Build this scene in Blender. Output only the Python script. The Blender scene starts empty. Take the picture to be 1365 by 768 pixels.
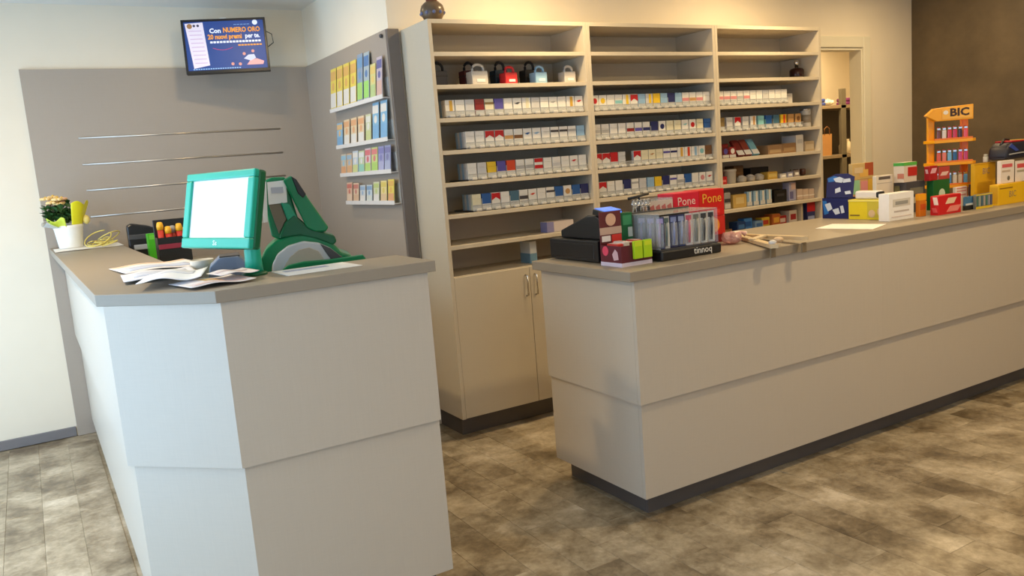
import bpy, bmesh, math, random
from mathutils import Vector, Matrix
random.seed(7)
PI = math.pi
SC = bpy.context.scene
COL = SC.collection

# ------------------------------------------------------------------ camera
CF, CYAW, CPITCH, CROLL, CH = 1093.2254, .5263, .1506, -.0784, 1.5
_cy, _sy = math.cos(CYAW), math.sin(CYAW)
FWD = Vector((_sy*math.cos(CPITCH), _cy*math.cos(CPITCH), -math.sin(CPITCH)))
_r = Vector((_cy, -_sy, 0)); _u = _r.cross(FWD)
RGT = _r*math.cos(CROLL) + _u*math.sin(CROLL)
UPV = -_r*math.sin(CROLL) + _u*math.cos(CROLL)
EYE = Vector((0, 0, CH))
cam = bpy.data.cameras.new('camera')
camo = bpy.data.objects.new('camera', cam); COL.objects.link(camo)
cam.sensor_width = 36; cam.lens = CF/1365*36; cam.clip_start = .05
camo.matrix_world = Matrix(((RGT.x, UPV.x, -FWD.x, EYE.x), (RGT.y, UPV.y, -FWD.y, EYE.y), (RGT.z, UPV.z, -FWD.z, EYE.z), (0, 0, 0, 1)))
SC.camera = camo
def ray(u, v): return FWD + RGT*((u-682.5)/CF) - UPV*((v-384)/CF)
def at(u, v, X=None, Y=None, Z=None):            # where a measured sight line meets a known plane of the room
    d = ray(u, v)
    t = X/d.x if X is not None else (Y/d.y if Y is not None else (Z-CH)/d.z)
    return EYE + d*t
def proj(p):
    d = Vector(p)-EYE; k = d.dot(FWD)
    return (682.5+CF*d.dot(RGT)/k, 384-CF*d.dot(UPV)/k, k)

# ------------------------------------------------------------------ world, light, exposure
SC.view_settings.view_transform = 'Standard'
SC.view_settings.look = 'None'
SC.view_settings.exposure = 0.0
SC.view_settings.gamma = 1.0
SC.view_settings.use_curve_mapping = False
w = bpy.data.worlds.new('world'); SC.world = w; w.use_nodes = True
bg = w.node_tree.nodes['Background']
bg.inputs[0].default_value = (.62, .78, 1, 1); bg.inputs[1].default_value = 1.2
def area(name, loc, rot, sx, sy, power, color, shape='RECTANGLE', spread=PI):
    l = bpy.data.lights.new(name, 'AREA'); l.shape = shape; l.size = sx
    if shape in ('RECTANGLE', 'ELLIPSE'): l.size_y = sy
    l.energy = power; l.color = color; l.spread = spread
    o = bpy.data.objects.new(name, l); COL.objects.link(o); o.location = loc; o.rotation_euler = rot
    return o
WINX = -1.15
WIN_Y0, WIN_Y1, WIN_Z0, WIN_Z1 = .6, 5.6, .06, 2.25
DAY = (.46, .71, 1.0)
area('daylight_shop_window', (WINX-.25, (WIN_Y0+WIN_Y1)/2, (WIN_Z0+WIN_Z1)/2), (0, -PI/2, 0), WIN_Z1-WIN_Z0, WIN_Y1-WIN_Y0, 118, DAY)
WF_X0, WF_X1 = -.6, 3.6
area('daylight_front_fill', ((WF_X0+WF_X1)/2, -2.75, 1.25), (PI/2, 0, 0), WF_X1-WF_X0, 2.2, 7, DAY)  # unseen front daylight, added to fill the counter fronts and shelves
LAMP_SPOTS = [(2.62, 3.64, 1.05), (4.35, 3.60, 1.05), (1.12, 4.75, .4), (5.75, 3.55, .68), (-.5, 3.75, 2.1), (3.4, 1.7, 1.5), (5.2, 1.6, 1.3), (1.0, .6, .6), (2.6, -.6, .6), (-.4, -.9, .5), (5.3, -.4, .8)]  # lamps by the doorway and left floor are added to brighten pillar and tiles
LAMP_W, LAMP_C = 15.8, (1.0, .735, .39)

# ------------------------------------------------------------------ materials
MATS = {}
def nodes_of(name):
    m = bpy.data.materials.new(name); m.use_nodes = True
    nt = m.node_tree
    return m, nt, nt.nodes['Principled BSDF']
def mat(name, col, rough=.5, var=.06, scale=14, metal=0, bump=0, alpha=None, emit=0, coat=0):
    if name in MATS: return MATS[name]
    m, nt, b = nodes_of(name); N = nt.nodes; L = nt.links
    tc = N.new('ShaderNodeTexCoord'); nz = N.new('ShaderNodeTexNoise'); nz.inputs['Scale'].default_value = scale; nz.inputs['Detail'].default_value = 3
    L.new(tc.outputs['Object'], nz.inputs['Vector'])
    mx = N.new('ShaderNodeMix'); mx.data_type = 'RGBA'
    mx.inputs[6].default_value = tuple(max(0, c*(1-var)) for c in col)+(1,)
    mx.inputs[7].default_value = tuple(min(1, c*(1+var)) for c in col)+(1,)
    L.new(nz.outputs[0], mx.inputs[0]); L.new(mx.outputs[2], b.inputs['Base Color'])
    b.inputs['Roughness'].default_value = rough; b.inputs['Metallic'].default_value = metal
    if coat: b.inputs['Coat Weight'].default_value = coat
    if bump:
        bp = N.new('ShaderNodeBump'); bp.inputs['Strength'].default_value = bump; bp.inputs['Distance'].default_value = .002
        L.new(nz.outputs[0], bp.inputs['Height']); L.new(bp.outputs[0], b.inputs['Normal'])
    if alpha is not None: b.inputs['Alpha'].default_value = alpha
    if emit:
        L.new(mx.outputs[2], b.inputs['Emission Color']); b.inputs['Emission Strength'].default_value = emit
    MATS[name] = m
    return m
def linen(name, col, rough=.42, amt=.07):
    m, nt, b = nodes_of(name); N = nt.nodes; L = nt.links
    g = N.new('ShaderNodeNewGeometry')
    facs = []
    for sc in ((260, 260, 9), (16, 16, 420)):
        mp = N.new('ShaderNodeMapping'); mp.inputs['Scale'].default_value = sc
        L.new(g.outputs['Position'], mp.inputs['Vector'])
        nz = N.new('ShaderNodeTexNoise'); nz.inputs['Scale'].default_value = 1; nz.inputs['Detail'].default_value = 2
        L.new(mp.outputs[0], nz.inputs['Vector']); facs.append(nz.outputs[0])
    ad = N.new('ShaderNodeMath'); ad.operation = 'ADD'; L.new(facs[0], ad.inputs[0]); L.new(facs[1], ad.inputs[1])
    hf = N.new('ShaderNodeMath'); hf.operation = 'MULTIPLY'; hf.inputs[1].default_value = .5; L.new(ad.outputs[0], hf.inputs[0])
    mx = N.new('ShaderNodeMix'); mx.data_type = 'RGBA'
    mx.inputs[6].default_value = tuple(c*(1-amt) for c in col)+(1,); mx.inputs[7].default_value = tuple(min(1, c*(1+amt)) for c in col)+(1,)
    L.new(hf.outputs[0], mx.inputs[0]); L.new(mx.outputs[2], b.inputs['Base Color'])
    bp = N.new('ShaderNodeBump'); bp.inputs['Strength'].default_value = .12; bp.inputs['Distance'].default_value = .0008
    L.new(hf.outputs[0], bp.inputs['Height']); L.new(bp.outputs[0], b.inputs['Normal'])
    b.inputs['Roughness'].default_value = rough
    MATS[name] = m
    return m
def srgb(r, g, b):
    f = lambda c: c/12.92 if c <= .04045 else ((c+.055)/1.055)**2.4
    return (f(r/255), f(g/255), f(b/255))
_pc = {}
def paint(r, g, b, rough=.45, **k):                # a plain printed / plastic colour given as sRGB
    key = (r, g, b, rough, tuple(sorted(k.items())))
    if key not in _pc: _pc[key] = mat('print_%d_%d_%d_%d_%d' % (r, g, b, int(rough*100), len(_pc)), srgb(r, g, b), rough, **{**dict(var=.05, scale=30), **k})
    return _pc[key]

LAM = linen('counter_laminate', (.545, .475, .385))
LAM_TOP = linen('worktop_laminate', (.30, .25, .188), .5, .05)
LAM_SHELF = linen('shelf_laminate', (.58, .505, .385), .4, .05)
LAM_WALL = linen('wall_panel_laminate', (.40, .34, .28), .36, .05)
TOE = mat('toe_kick_grey', (.105, .092, .085), .4)
STRIP = mat('brushed_metal_strip', (.62, .56, .48), .3, .06, 60, metal=1)
CREAM = mat('cream_wall_paint', (.84, .75, .60), .75, .025, 6, bump=.05)
WHITEW = mat('ceiling_paint', (.78, .77, .72), .8, .02, 5)
CASING = mat('door_casing_paint', (.80, .75, .60), .4, .02)
BASEB = mat('baseboard_grey', (.20, .185, .185), .45)
BLACK = mat('black_plastic', (.012, .012, .013), .32, .1)
DKGREY = mat('dark_grey_plastic', (.06, .06, .065), .4, .1)
GREYP = mat('grey_plastic', (.36, .37, .39), .35, .06)
SILVER = mat('silver_metal', (.7, .7, .7), .25, .05, metal=1)
WHITEP = paint(238, 236, 230)
PAPER = paint(240, 238, 234, .7)
def clear_mat(name, tint, fac):
    m = bpy.data.materials.new(name); m.use_nodes = True; nt = m.node_tree
    for n in list(nt.nodes): nt.nodes.remove(n)
    o = nt.nodes.new('ShaderNodeOutputMaterial'); t = nt.nodes.new('ShaderNodeBsdfTransparent'); t.inputs[0].default_value = tint+(1,)
    g = nt.nodes.new('ShaderNodeBsdfPrincipled'); g.inputs['Base Color'].default_value = tint+(1,); g.inputs['Roughness'].default_value = .12
    x = nt.nodes.new('ShaderNodeMixShader'); x.inputs[0].default_value = fac
    nt.links.new(t.outputs[0], x.inputs[1]); nt.links.new(g.outputs[0], x.inputs[2]); nt.links.new(x.outputs[0], o.inputs[0])
    return m
CLEAR = clear_mat('clear_acrylic', (.93, .94, .94), .16)
CLOUDY = clear_mat('cloudy_acrylic', (.86, .86, .84), .38)
GLASS = clear_mat('window_glass', (.97, .99, 1.0), .05)

def floor_material():
    m, nt, b = nodes_of('stone_look_vinyl'); N = nt.nodes; L = nt.links
    g = N.new('ShaderNodeNewGeometry'); oi = N.new('ShaderNodeObjectInfo')
    cb = N.new('ShaderNodeCombineXYZ'); ml = N.new('ShaderNodeMath'); ml.operation = 'MULTIPLY'; ml.inputs[1].default_value = 40
    L.new(oi.outputs['Random'], ml.inputs[0]); L.new(ml.outputs[0], cb.inputs[2])
    av = N.new('ShaderNodeVectorMath'); av.operation = 'ADD'; L.new(g.outputs['Position'], av.inputs[0]); L.new(cb.outputs[0], av.inputs[1])
    def noise(src, sc, det, rough, dist=0):
        n = N.new('ShaderNodeTexNoise'); n.inputs['Scale'].default_value = sc; n.inputs['Detail'].default_value = det
        n.inputs['Roughness'].default_value = rough; n.inputs['Distortion'].default_value = dist
        L.new(src, n.inputs['Vector']); return n.outputs[0]
    big = noise(g.outputs['Position'], 3.4, 7, .6, .35)       # cloudy slate pattern running on over the tiles
    tile = noise(av.outputs[0], 7, 5, .6, .4)               # each tile's own print
    fine = noise(av.outputs[0], 30, 6, .7, .3)
    def mad(a, ka, c):
        n = N.new('ShaderNodeMath'); n.operation = 'MULTIPLY_ADD'; L.new(a, n.inputs[0]); n.inputs[1].default_value = ka
        if isinstance(c, (int, float)): n.inputs[2].default_value = c
        else: L.new(c, n.inputs[2])
        return n.outputs[0]
    s = mad(big, 1.15, mad(tile, .6, mad(fine, .5, mad(oi.outputs['Random'], .14, -.69))))
    cr = N.new('ShaderNodeValToRGB'); e = cr.color_ramp.elements
    e[0].position = .15; e[0].color = (.085, .061, .034, 1); e[1].position = .86; e[1].color = (.70, .60, .45, 1)
    for p, c in ((.36, (.20, .15, .088, 1)), (.50, (.325, .258, .165, 1)), (.66, (.48, .395, .27, 1))):
        x = e.new(p); x.color = c
    L.new(s, cr.inputs[0]); L.new(cr.outputs[0], b.inputs['Base Color'])
    b.inputs['Roughness'].default_value = .28
    bp = N.new('ShaderNodeBump'); bp.inputs['Strength'].default_value = .25; bp.inputs['Distance'].default_value = .002
    L.new(fine, bp.inputs['Height']); L.new(bp.outputs[0], b.inputs['Normal'])
    return m
FLOORM = floor_material()
def brown_wall():
    m, nt, b = nodes_of('brown_stucco'); N = nt.nodes; L = nt.links
    g = N.new('ShaderNodeNewGeometry')
    a = N.new('ShaderNodeTexNoise'); a.inputs['Scale'].default_value = 3.5; a.inputs['Detail'].default_value = 6; a.inputs['Roughness'].default_value = .6
    L.new(g.outputs['Position'], a.inputs['Vector'])
    cr = N.new('ShaderNodeValToRGB'); e = cr.color_ramp.elements
    e[0].position = .25; e[0].color = (.078, .054, .027, 1); e[1].position = .8; e[1].color = (.155, .108, .055, 1)
    L.new(a.outputs[0], cr.inputs[0]); L.new(cr.outputs[0], b.inputs['Base Color']); b.inputs['Roughness'].default_value = .6
    bp = N.new('ShaderNodeBump'); bp.inputs['Strength'].default_value = .2; L.new(a.outputs[0], bp.inputs['Height']); L.new(bp.outputs[0], b.inputs['Normal'])
    return m
BROWN = brown_wall()

# ------------------------------------------------------------------ mesh helpers
class B:
    def __init__(s): s.bm = bmesh.new()
    def box(s, x0, x1, y0, y1, z0, z1, bev=0, seg=1):
        v = [s.bm.verts.new(p) for p in ((x0,y0,z0),(x1,y0,z0),(x1,y1,z0),(x0,y1,z0),(x0,y0,z1),(x1,y0,z1),(x1,y1,z1),(x0,y1,z1))]
        fs = [s.bm.faces.new([v[i] for i in q]) for q in ((3,2,1,0),(4,5,6,7),(0,1,5,4),(1,2,6,5),(2,3,7,6),(3,0,4,7))]
        if bev:
            es = list({e for f in fs for e in f.edges})
            bmesh.ops.bevel(s.bm, geom=es, offset=bev, segments=seg, affect='EDGES', profile=.5)
        return s
    def prism(s, pts, a, b, axis='z', bev=0):
        def P(p, h):
            return {'z': (p[0], p[1], h), 'y': (p[0], h, p[1]), 'x': (h, p[0], p[1])}[axis]
        lo = [s.bm.verts.new(P(p, a)) for p in pts]; hi = [s.bm.verts.new(P(p, b)) for p in pts]
        n = len(pts); fs = [s.bm.faces.new(lo[::-1]), s.bm.faces.new(hi)]
        for i in range(n): fs.append(s.bm.faces.new((lo[i], lo[(i+1) % n], hi[(i+1) % n], hi[i])))
        bmesh.ops.recalc_face_normals(s.bm, faces=fs)
        if bev: bmesh.ops.bevel(s.bm, geom=list({e for f in fs for e in f.edges}), offset=bev, segments=2, affect='EDGES', profile=.5)
        return s
    def lathe(s, prof, c=(0, 0, 0), n=20, axis='z'):
        rings = []
        for r, h in prof:
            ring = []
            for k in range(n):
                a = 2*PI*k/n; x, y = r*math.cos(a), r*math.sin(a)
                p = {'z': (x, y, h), 'y': (x, h, y), 'x': (h, x, y)}[axis]
                ring.append(s.bm.verts.new((c[0]+p[0], c[1]+p[1], c[2]+p[2])))
            rings.append(ring)
        fs = []
        for a, b in zip(rings, rings[1:]):
            for k in range(n): fs.append(s.bm.faces.new((a[k], a[(k+1) % n], b[(k+1) % n], b[k])))
        for rg in (rings[0], rings[-1]): fs.append(s.bm.faces.new(rg))
        bmesh.ops.recalc_face_normals(s.bm, faces=fs)
        return s
    def tube(s, pts, r, n=8):
        pts = [Vector(p) for p in pts]; rings = []
        up = Vector((0, 0, 1))
        for i, p in enumerate(pts):
            t = (pts[min(i+1, len(pts)-1)]-pts[max(i-1, 0)]).normalized()
            a = t.cross(up if abs(t.z) < .95 else Vector((1, 0, 0))).normalized(); b = a.cross(t)
            rr = r[i] if isinstance(r, (list, tuple)) else r
            rings.append([s.bm.verts.new(p+a*rr*math.cos(2*PI*k/n)+b*rr*math.sin(2*PI*k/n)) for k in range(n)])
        fs = []
        for a, b in zip(rings, rings[1:]):
            for k in range(n): fs.append(s.bm.faces.new((a[k], a[(k+1) % n], b[(k+1) % n], b[k])))
        fs.append(s.bm.faces.new(rings[0])); fs.append(s.bm.faces.new(rings[-1]))
        bmesh.ops.recalc_face_normals(s.bm, faces=fs)
        return s
    def ball(s, c, rx, ry=None, rz=None, sub=2):
        r = bmesh.ops.create_icosphere(s.bm, subdivisions=sub, radius=1)
        for v in r['verts']: v.co = Vector((c[0]+v.co.x*rx, c[1]+v.co.y*(ry or rx), c[2]+v.co.z*(rz or rx)))
        return s
    def sheet(s, f, nu, nv, th):                     # f(u,v)->point, a thin sheet with real thickness
        g = [[s.bm.verts.new(f(i/nu, j/nv)) for j in range(nv+1)] for i in range(nu+1)]
        h = [[s.bm.verts.new(Vector(f(i/nu, j/nv))+Vector((0, 0, -th))) for j in range(nv+1)] for i in range(nu+1)]
        fs = []
        for i in range(nu):
            for j in range(nv):
                fs.append(s.bm.faces.new((g[i][j], g[i+1][j], g[i+1][j+1], g[i][j+1])))
                fs.append(s.bm.faces.new((h[i][j], h[i][j+1], h[i+1][j+1], h[i+1][j])))
        def side(a, b, c, d): fs.append(s.bm.faces.new((a, b, c, d)))
        for i in range(nu):
            side(g[i][0], h[i][0], h[i+1][0], g[i+1][0]); side(g[i][nv], g[i+1][nv], h[i+1][nv], h[i][nv])
        for j in range(nv):
            side(g[0][j], g[0][j+1], h[0][j+1], h[0][j]); side(g[nu][j], h[nu][j], h[nu][j+1], g[nu][j+1])
        bmesh.ops.recalc_face_normals(s.bm, faces=fs)
        return s
    def rot(s, m): bmesh.ops.transform(s.bm, matrix=m, verts=s.bm.verts); return s
    def mesh(s, name, smooth=False):
        me = bpy.data.meshes.new(name); s.bm.to_mesh(me); s.bm.free()
        if smooth:
            for p in me.polygons: p.use_smooth = True
        return me
    def build(s, name, m, parent=None, loc=(0, 0, 0), rz=0, smooth=False, world=False):
        if world and parent is not None:
            bmesh.ops.translate(s.bm, vec=-Vector(parent.location), verts=s.bm.verts)
        me = s.mesh(name, smooth); me.materials.append(m)
        return link(name, me, parent, loc, rz)
def link(name, me, parent=None, loc=(0, 0, 0), rz=0, rot=None):
    o = bpy.data.objects.new(name, me); COL.objects.link(o); o.location = loc
    o.rotation_euler = rot if rot else (0, 0, rz)
    if parent: o.parent = parent
    return o
def tag(o, label, cat, group=None):
    o['label'] = label; o['category'] = cat
    if group: o['group'] = group
    return o
def thing(name, label, cat, loc=(0, 0, 0), rz=0, group=None):
    o = bpy.data.objects.new(name, None); COL.objects.link(o); o.empty_display_size = .05
    o.location = loc; o.rotation_euler = (0, 0, rz)
    return tag(o, label, cat, group)
def struct(o, label=None):
    o['kind'] = 'structure'
    if label: o['label'] = label
    return o
def lettering(text, size, m, parent, loc, rot, depth=.0006, align='CENTER', name='lettering', sx=1, bold=0):
    c = bpy.data.curves.new('txt', 'FONT'); c.body = text; c.size = size; c.extrude = depth; c.offset = bold; c.align_x = align; c.align_y = 'CENTER'; c.resolution_u = 2
    t = bpy.data.objects.new('txt', c)
    me = bpy.data.meshes.new_from_object(t); bpy.data.objects.remove(t); bpy.data.curves.remove(c)
    if sx != 1:
        for v in me.vertices: v.co.x *= sx
    me.name = name; me.materials.clear(); me.materials.append(m)
    return link(name, me, parent, loc, rot=rot)
FACE_F = (PI/2, 0, 0)            # lettering on a face towards -Y
FACE_L = (PI/2, 0, -PI/2)        # lettering on a face towards -X

# ------------------------------------------------------------------ room shell
XR, YT, YS, XT, ZC = 6.545, 5.82, 4.33, 1.86, 2.6655
XL, YF = WINX, -2.5
fl = B().box(XL-.1, 9.2, YF-.1, 6.9, -.06, -.003).build('floor', FLOORM); struct(fl, 'stone look vinyl floor of staggered brown and cream tiles')
TW, TL_, GAP = .1555, .43, .0005
tile_me = B().box(-TW/2+GAP, TW/2-GAP, -TL_/2+GAP, TL_/2-GAP, -.003, 0, .0008).mesh('floor_tile'); tile_me.materials.append(FLOORM)
def blocked(x, y):
    return (.22 < x < 1.08 and 2.6 < y < 5.8) or (x > 2.15 and 2.62 < y < 6) or (x > 1.98 and y > 4.1) or y > 5.82
ntile = 0
for i in range(-22, 50):
    cx = (i+.5)*TW - .128 + TW*0
    off = (i % 3)*.285
    for j in range(-4, 20):
        cyy = j*TL_ + .12 - off + .43
        if blocked(cx, cyy): continue
        vis = False
        for dx in (-.07, 0, .07):
            for dy in (-.2, 0, .2):
                px, py, k = proj((cx+dx, cyy+dy, 0))
                if k > .1 and -15 < px < 1380 and -5 < py < 775: vis = True
        if vis and cyy+.21 < 5.82 and cx+.08 < XR:
            link('floor_tile', tile_me, fl, (cx, cyy, 0)); ntile += 1
struct(B().box(XL-.1, 9.2, YF-.1, 6.9, ZC, ZC+.08).build('ceiling', WHITEW), 'plain white ceiling')
struct(B().box(XL, XT+.1, YT, YT+.12, 0, ZC).build('wall_back', CREAM), 'cream back wall carrying the television')
struct(B().box(XT, XT+.12, YS+.0, YT, 0, ZC).build('wall_side', CREAM), 'cream side wall above the scratch ticket panel')
DX0, DX1, DZ = 4.95, 5.90, 2.19
ws = B()
ws.box(XT+.12, DX0, YS, YS+.1, 0, ZC); ws.box(DX1, XR, YS, YS+.1, 0, ZC); ws.box(DX0, DX1, YS, YS+.1, DZ, ZC)
struct(ws.build('wall_shelf', CREAM), 'cream yellow wall behind the tobacco shelving')
struct(B().box(XR, XR+.12, YF, YS+.1, 0, ZC).build('wall_right', BROWN), 'mottled brown accent wall beyond the long counter')
wl = B()
wl.box(XL-.12, XL, YF, WIN_Y0, 0, ZC); wl.box(XL-.12, XL, WIN_Y1, YT+.12, 0, ZC); wl.box(XL-.12, XL, WIN_Y0, WIN_Y1, 0, WIN_Z0); wl.box(XL-.12, XL, WIN_Y0, WIN_Y1, WIN_Z1, ZC)
struct(wl.build('wall_left', CREAM), 'cream wall with the shop window')
wf = B(); wf.box(XL-.12, WF_X0, YF-.12, YF, 0, ZC); wf.box(WF_X1, XR+.12, YF-.12, YF, 0, ZC); wf.box(WF_X0, WF_X1, YF-.12, YF, 0, .12); wf.box(WF_X0, WF_X1, YF-.12, YF, 2.38, ZC)
struct(wf.build('wall_front', CREAM), 'cream wall behind the viewer')
win2 = struct(bpy.data.objects.new('added_front_window', None), 'wide window behind the viewer, added for fill daylight'); COL.objects.link(win2); win2.location = ((WF_X0+WF_X1)/2, YF-.06, .12)  # unseen window, added to go with the front fill daylight
for k in range(4):
    x = WF_X0+k*(WF_X1-WF_X0)/3; B().box(x-.025, x+.025, YF-.09, YF-.03, .12, 2.38).build('mullion', GREYP, win2, world=True)
    if k < 3: B().box(x+.025, x+(WF_X1-WF_X0)/3-.025, YF-.065, YF-.059, .12, 2.38).build('pane', GLASS, win2, world=True)
win = struct(bpy.data.objects.new('window_1', None), 'wide shop window in the left wall'); COL.objects.link(win); win.location = (XL-.06, (WIN_Y0+WIN_Y1)/2, WIN_Z0)
npn = 4; pw = (WIN_Y1-WIN_Y0)/npn
for k in range(npn+1):
    y = WIN_Y0+k*pw
    B().box(XL-.09, XL-.03, y-.025, y+.025, WIN_Z0, WIN_Z1).build('mullion', GREYP, win, world=True)
for z in (WIN_Z0, WIN_Z1): B().box(XL-.09, XL-.03, WIN_Y0, WIN_Y1, z-.025, z+.025).build('window_rail', GREYP, win, world=True)
for k in range(npn): B().box(XL-.065, XL-.059, WIN_Y0+k*pw+.025, WIN_Y0+(k+1)*pw-.025, WIN_Z0+.025, WIN_Z1-.025).build('pane', GLASS, win, world=True)
# storeroom behind the doorway
struct(B().box(4.3, 9.2, 6.6, 6.72, 0, ZC).build('wall_storeroom_back', CREAM), 'cream storeroom wall seen through the doorway')
struct(B().box(8.9, 9.02, YS+.1, 6.6, 0, ZC).build('wall_storeroom_right', CREAM), 'cream right wall of the storeroom')
struct(B().box(4.2, 4.32, YS+.1, 6.72, 0, ZC).build('wall_storeroom_left', CREAM), 'cream left wall of the storeroom')
struct(B().box(XR+.12, 9.02, YS-.02, YS+.1, 0, ZC).build('wall_storeroom_front', CREAM), 'cream front wall of the storeroom')
# doorway casing
dr = struct(bpy.data.objects.new('door_1', None), 'open doorway with pale painted casing'); COL.objects.link(dr); dr.location = ((DX0+DX1)/2, YS, 0)
for x0, x1 in ((DX0-.085, DX0), (DX1, DX1+.085)): B().box(x0, x1, YS-.018, YS, 0, DZ+.085, .004).build('casing', CASING, dr, world=True)
B().box(DX0, DX1, YS-.018, YS, DZ, DZ+.085, .004).build('casing', CASING, dr, world=True)
B().box(DX1-.018, DX1-.001, YS-.004, YS+.104, 0, DZ).build('jamb', CASING, dr, world=True)
B().box(DX0+.001, DX0+.018, YS-.004, YS+.104, 0, DZ).build('jamb', CASING, dr, world=True)
B().box(DX0+.018, DX1-.018, YS-.004, YS+.104, DZ-.018, DZ-.001).build('jamb', CASING, dr, world=True)
# baseboards
struct(B().box(XL, .09, YT-.014, YT, 0, .062, .003).build('baseboard_back', BASEB), 'grey skirting along the back wall')
struct(B().box(DX1+.09, XR, YS-.014, YS, 0, .062, .003).build('baseboard_shelf', BASEB), 'grey skirting beside the doorway')
struct(B().box(XR-.014, XR, YF, YS, 0, .062, .003).build('baseboard_right', BASEB), 'grey skirting along the brown wall')

# laminate wall cladding with metal inlays (television wall) and ticket wall panel
PZ = 2.2785
tp = struct(B().box(.096, XT-.02, YT-.02, YT, 0, PZ).build('trim_1', LAM_WALL), 'taupe laminate wall panel under the television')
for z in (1.861, 1.698, 1.538, 1.373):
    B().lathe([(.0055, .357), (.0055, 1.61)], (0, YT-.0205, z), 16, 'x').build('inlay_strip', STRIP, tp, smooth=True)
tk = struct(B().box(XT-.02, XT, YS-.002, YT-.02, 0, PZ).build('trim_2', LAM_WALL), 'taupe laminate panel carrying the scratch ticket racks')
struct(B().box(XT-.019, XT+.052, YS-.022, YS-.002, 0, PZ, .002).build('trim_3', mat('edge_strip_brown', (.17, .14, .12), .4)), 'dark brown edge strip closing the ticket wall panel')
tag(B().lathe([(.011, 0), (.011, .012), (.007, .016)], axis='x').rot(Matrix.Rotation(PI, 4, 'Z')).build('wall_hook', DKGREY, None, (XT-.021, 4.375, 2.25), smooth=True), 'small dark round hook at the top corner of the ticket panel', 'hook')

# ceiling lights
def ceiling_light(x, y, label, k=1):
    t = thing('ceiling_light', label, 'ceiling light', (x, y, ZC-.012), 0, 'recessed ceiling lights')
    B().lathe([(.085, .012), (.085, .003), (.075, 0), (.06, .002), (.06, .012)], n=28).build('ring', SILVER, t, smooth=True)
    B().lathe([(.059, .006), (.059, .010)], n=24).build('diffuser', mat('lamp_diffuser', (1, .86, .62), .6, emit=6), t)
    area('downlight', (x, y, ZC-.02), (0, 0, 0), .12, .12, LAMP_W*k, LAMP_C, 'DISK')
near = ['above the left shelf unit', 'above the right shelf unit', 'near the television', 'added to brighten the wall beside the doorway', 'added to brighten the floor left of the tall counter', 'in front of the long counter', 'near the brown wall', 'in front of the lottery counter', 'behind the viewer on the right', 'behind the viewer on the left', 'far right behind the viewer']
for (x, y, k), n in zip(LAMP_SPOTS, near): ceiling_light(x, y, 'round recessed ceiling light ' + n, k)
ceiling_light(6.3, 4.85, 'round recessed ceiling light inside the storeroom near the doorway', 1.8)
ceiling_light(7.7, 6.1, 'round recessed ceiling light added to brighten the back of the storeroom', 1.3)  # second storeroom lamp, added to lift the dark back wall
p = at(150, 4, Z=ZC-.05)
t = thing('dome_camera', 'small black dome camera under the ceiling above the television wall', 'camera', (p.x, p.y-.12, ZC-.055))
B().lathe([(.05, .055), (.05, .035), (.044, .03)], n=24).build('mount', DKGREY, t, smooth=True)
B().lathe([(.04, .034), (.037, .018), (.026, .006), (.010, .001)], n=24).build('dome', BLACK, t, smooth=True)

# ------------------------------------------------------------------ counters
LZ, LT = 1.20, 1.163
CTR_L = thing('lottery_counter', 'tall pale linen laminate counter with a cut corner below the green terminal', 'counter', (.6, 3.2, 0))
def run_panels(parent, path, z0, z1, th, m, name, inset=0):
    # path: polyline of the outer faces, going left to right as seen from outside; each face one panel
    for (a, b) in zip(path, path[1:]):
        a, b = Vector(a), Vector(b); d = (b-a).normalized(); n = Vector((-d.y, d.x))       # n points inwards
        q = [a, b, b+n*th, a+n*th]
        B().prism([(v.x, v.y) for v in q], z0, z1).build(name, m, parent, world=True)
UP = [(.168, 5.795), (.168, 2.786), (.457, 2.494), (1.127, 2.494)]
LO = [(.187, 5.795), (.187, 2.79), (.466, 2.508), (1.126, 2.508)]
run_panels(CTR_L, UP, .650, LT, .018, LAM, 'upper_panel')
run_panels(CTR_L, LO, .096, .650, .018, LAM, 'lower_panel')
run_panels(CTR_L, [(.23, 5.79), (.23, 2.85), (.5, 2.56), (1.08, 2.56)], 0, .096, .016, TOE, 'toe_kick')
B().box(1.108, 1.126, 2.514, 2.80, .65, LT).build('end_panel', LAM, CTR_L, world=True)
B().box(1.107, 1.125, 2.528, 2.80, .096, .65).build('end_panel', LAM, CTR_L, world=True)
B().box(.50, 1.105, 2.782, 2.80, 0, LT).build('inner_panel', LAM, CTR_L, world=True)
B().box(.45, .468, 2.802, 5.79, 0, LT).build('inner_panel', LAM, CTR_L, world=True)
top = B().prism([(.105, 5.797), (.15, 2.806), (.443, 2.48), (1.153, 2.48), (1.153, 2.812), (.49, 2.812), (.472, 5.797)], LT, LZ, bev=.002).build('counter_worktop', LAM_TOP)
tag(top, 'taupe angled worktop of the tall counter with flowers and leaflets on it', 'worktop')
DZK = 1.06
dk = thing('staff_desk', 'low taupe desk board behind the tall counter carrying the green terminal', 'desk', (.8, 3.6, 0))
B().box(.475, 1.10, 2.815, 5.6, DZK-.03, DZK).build('desk_board', LAM_TOP, dk, world=True)
B().box(1.06, 1.08, 2.82, 5.58, 0, DZK-.03).build('desk_side', LAM, dk, world=True)
B().box(.49, 1.05, 5.54, 5.56, 0, DZK-.03).build('desk_side', LAM, dk, world=True)

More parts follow.
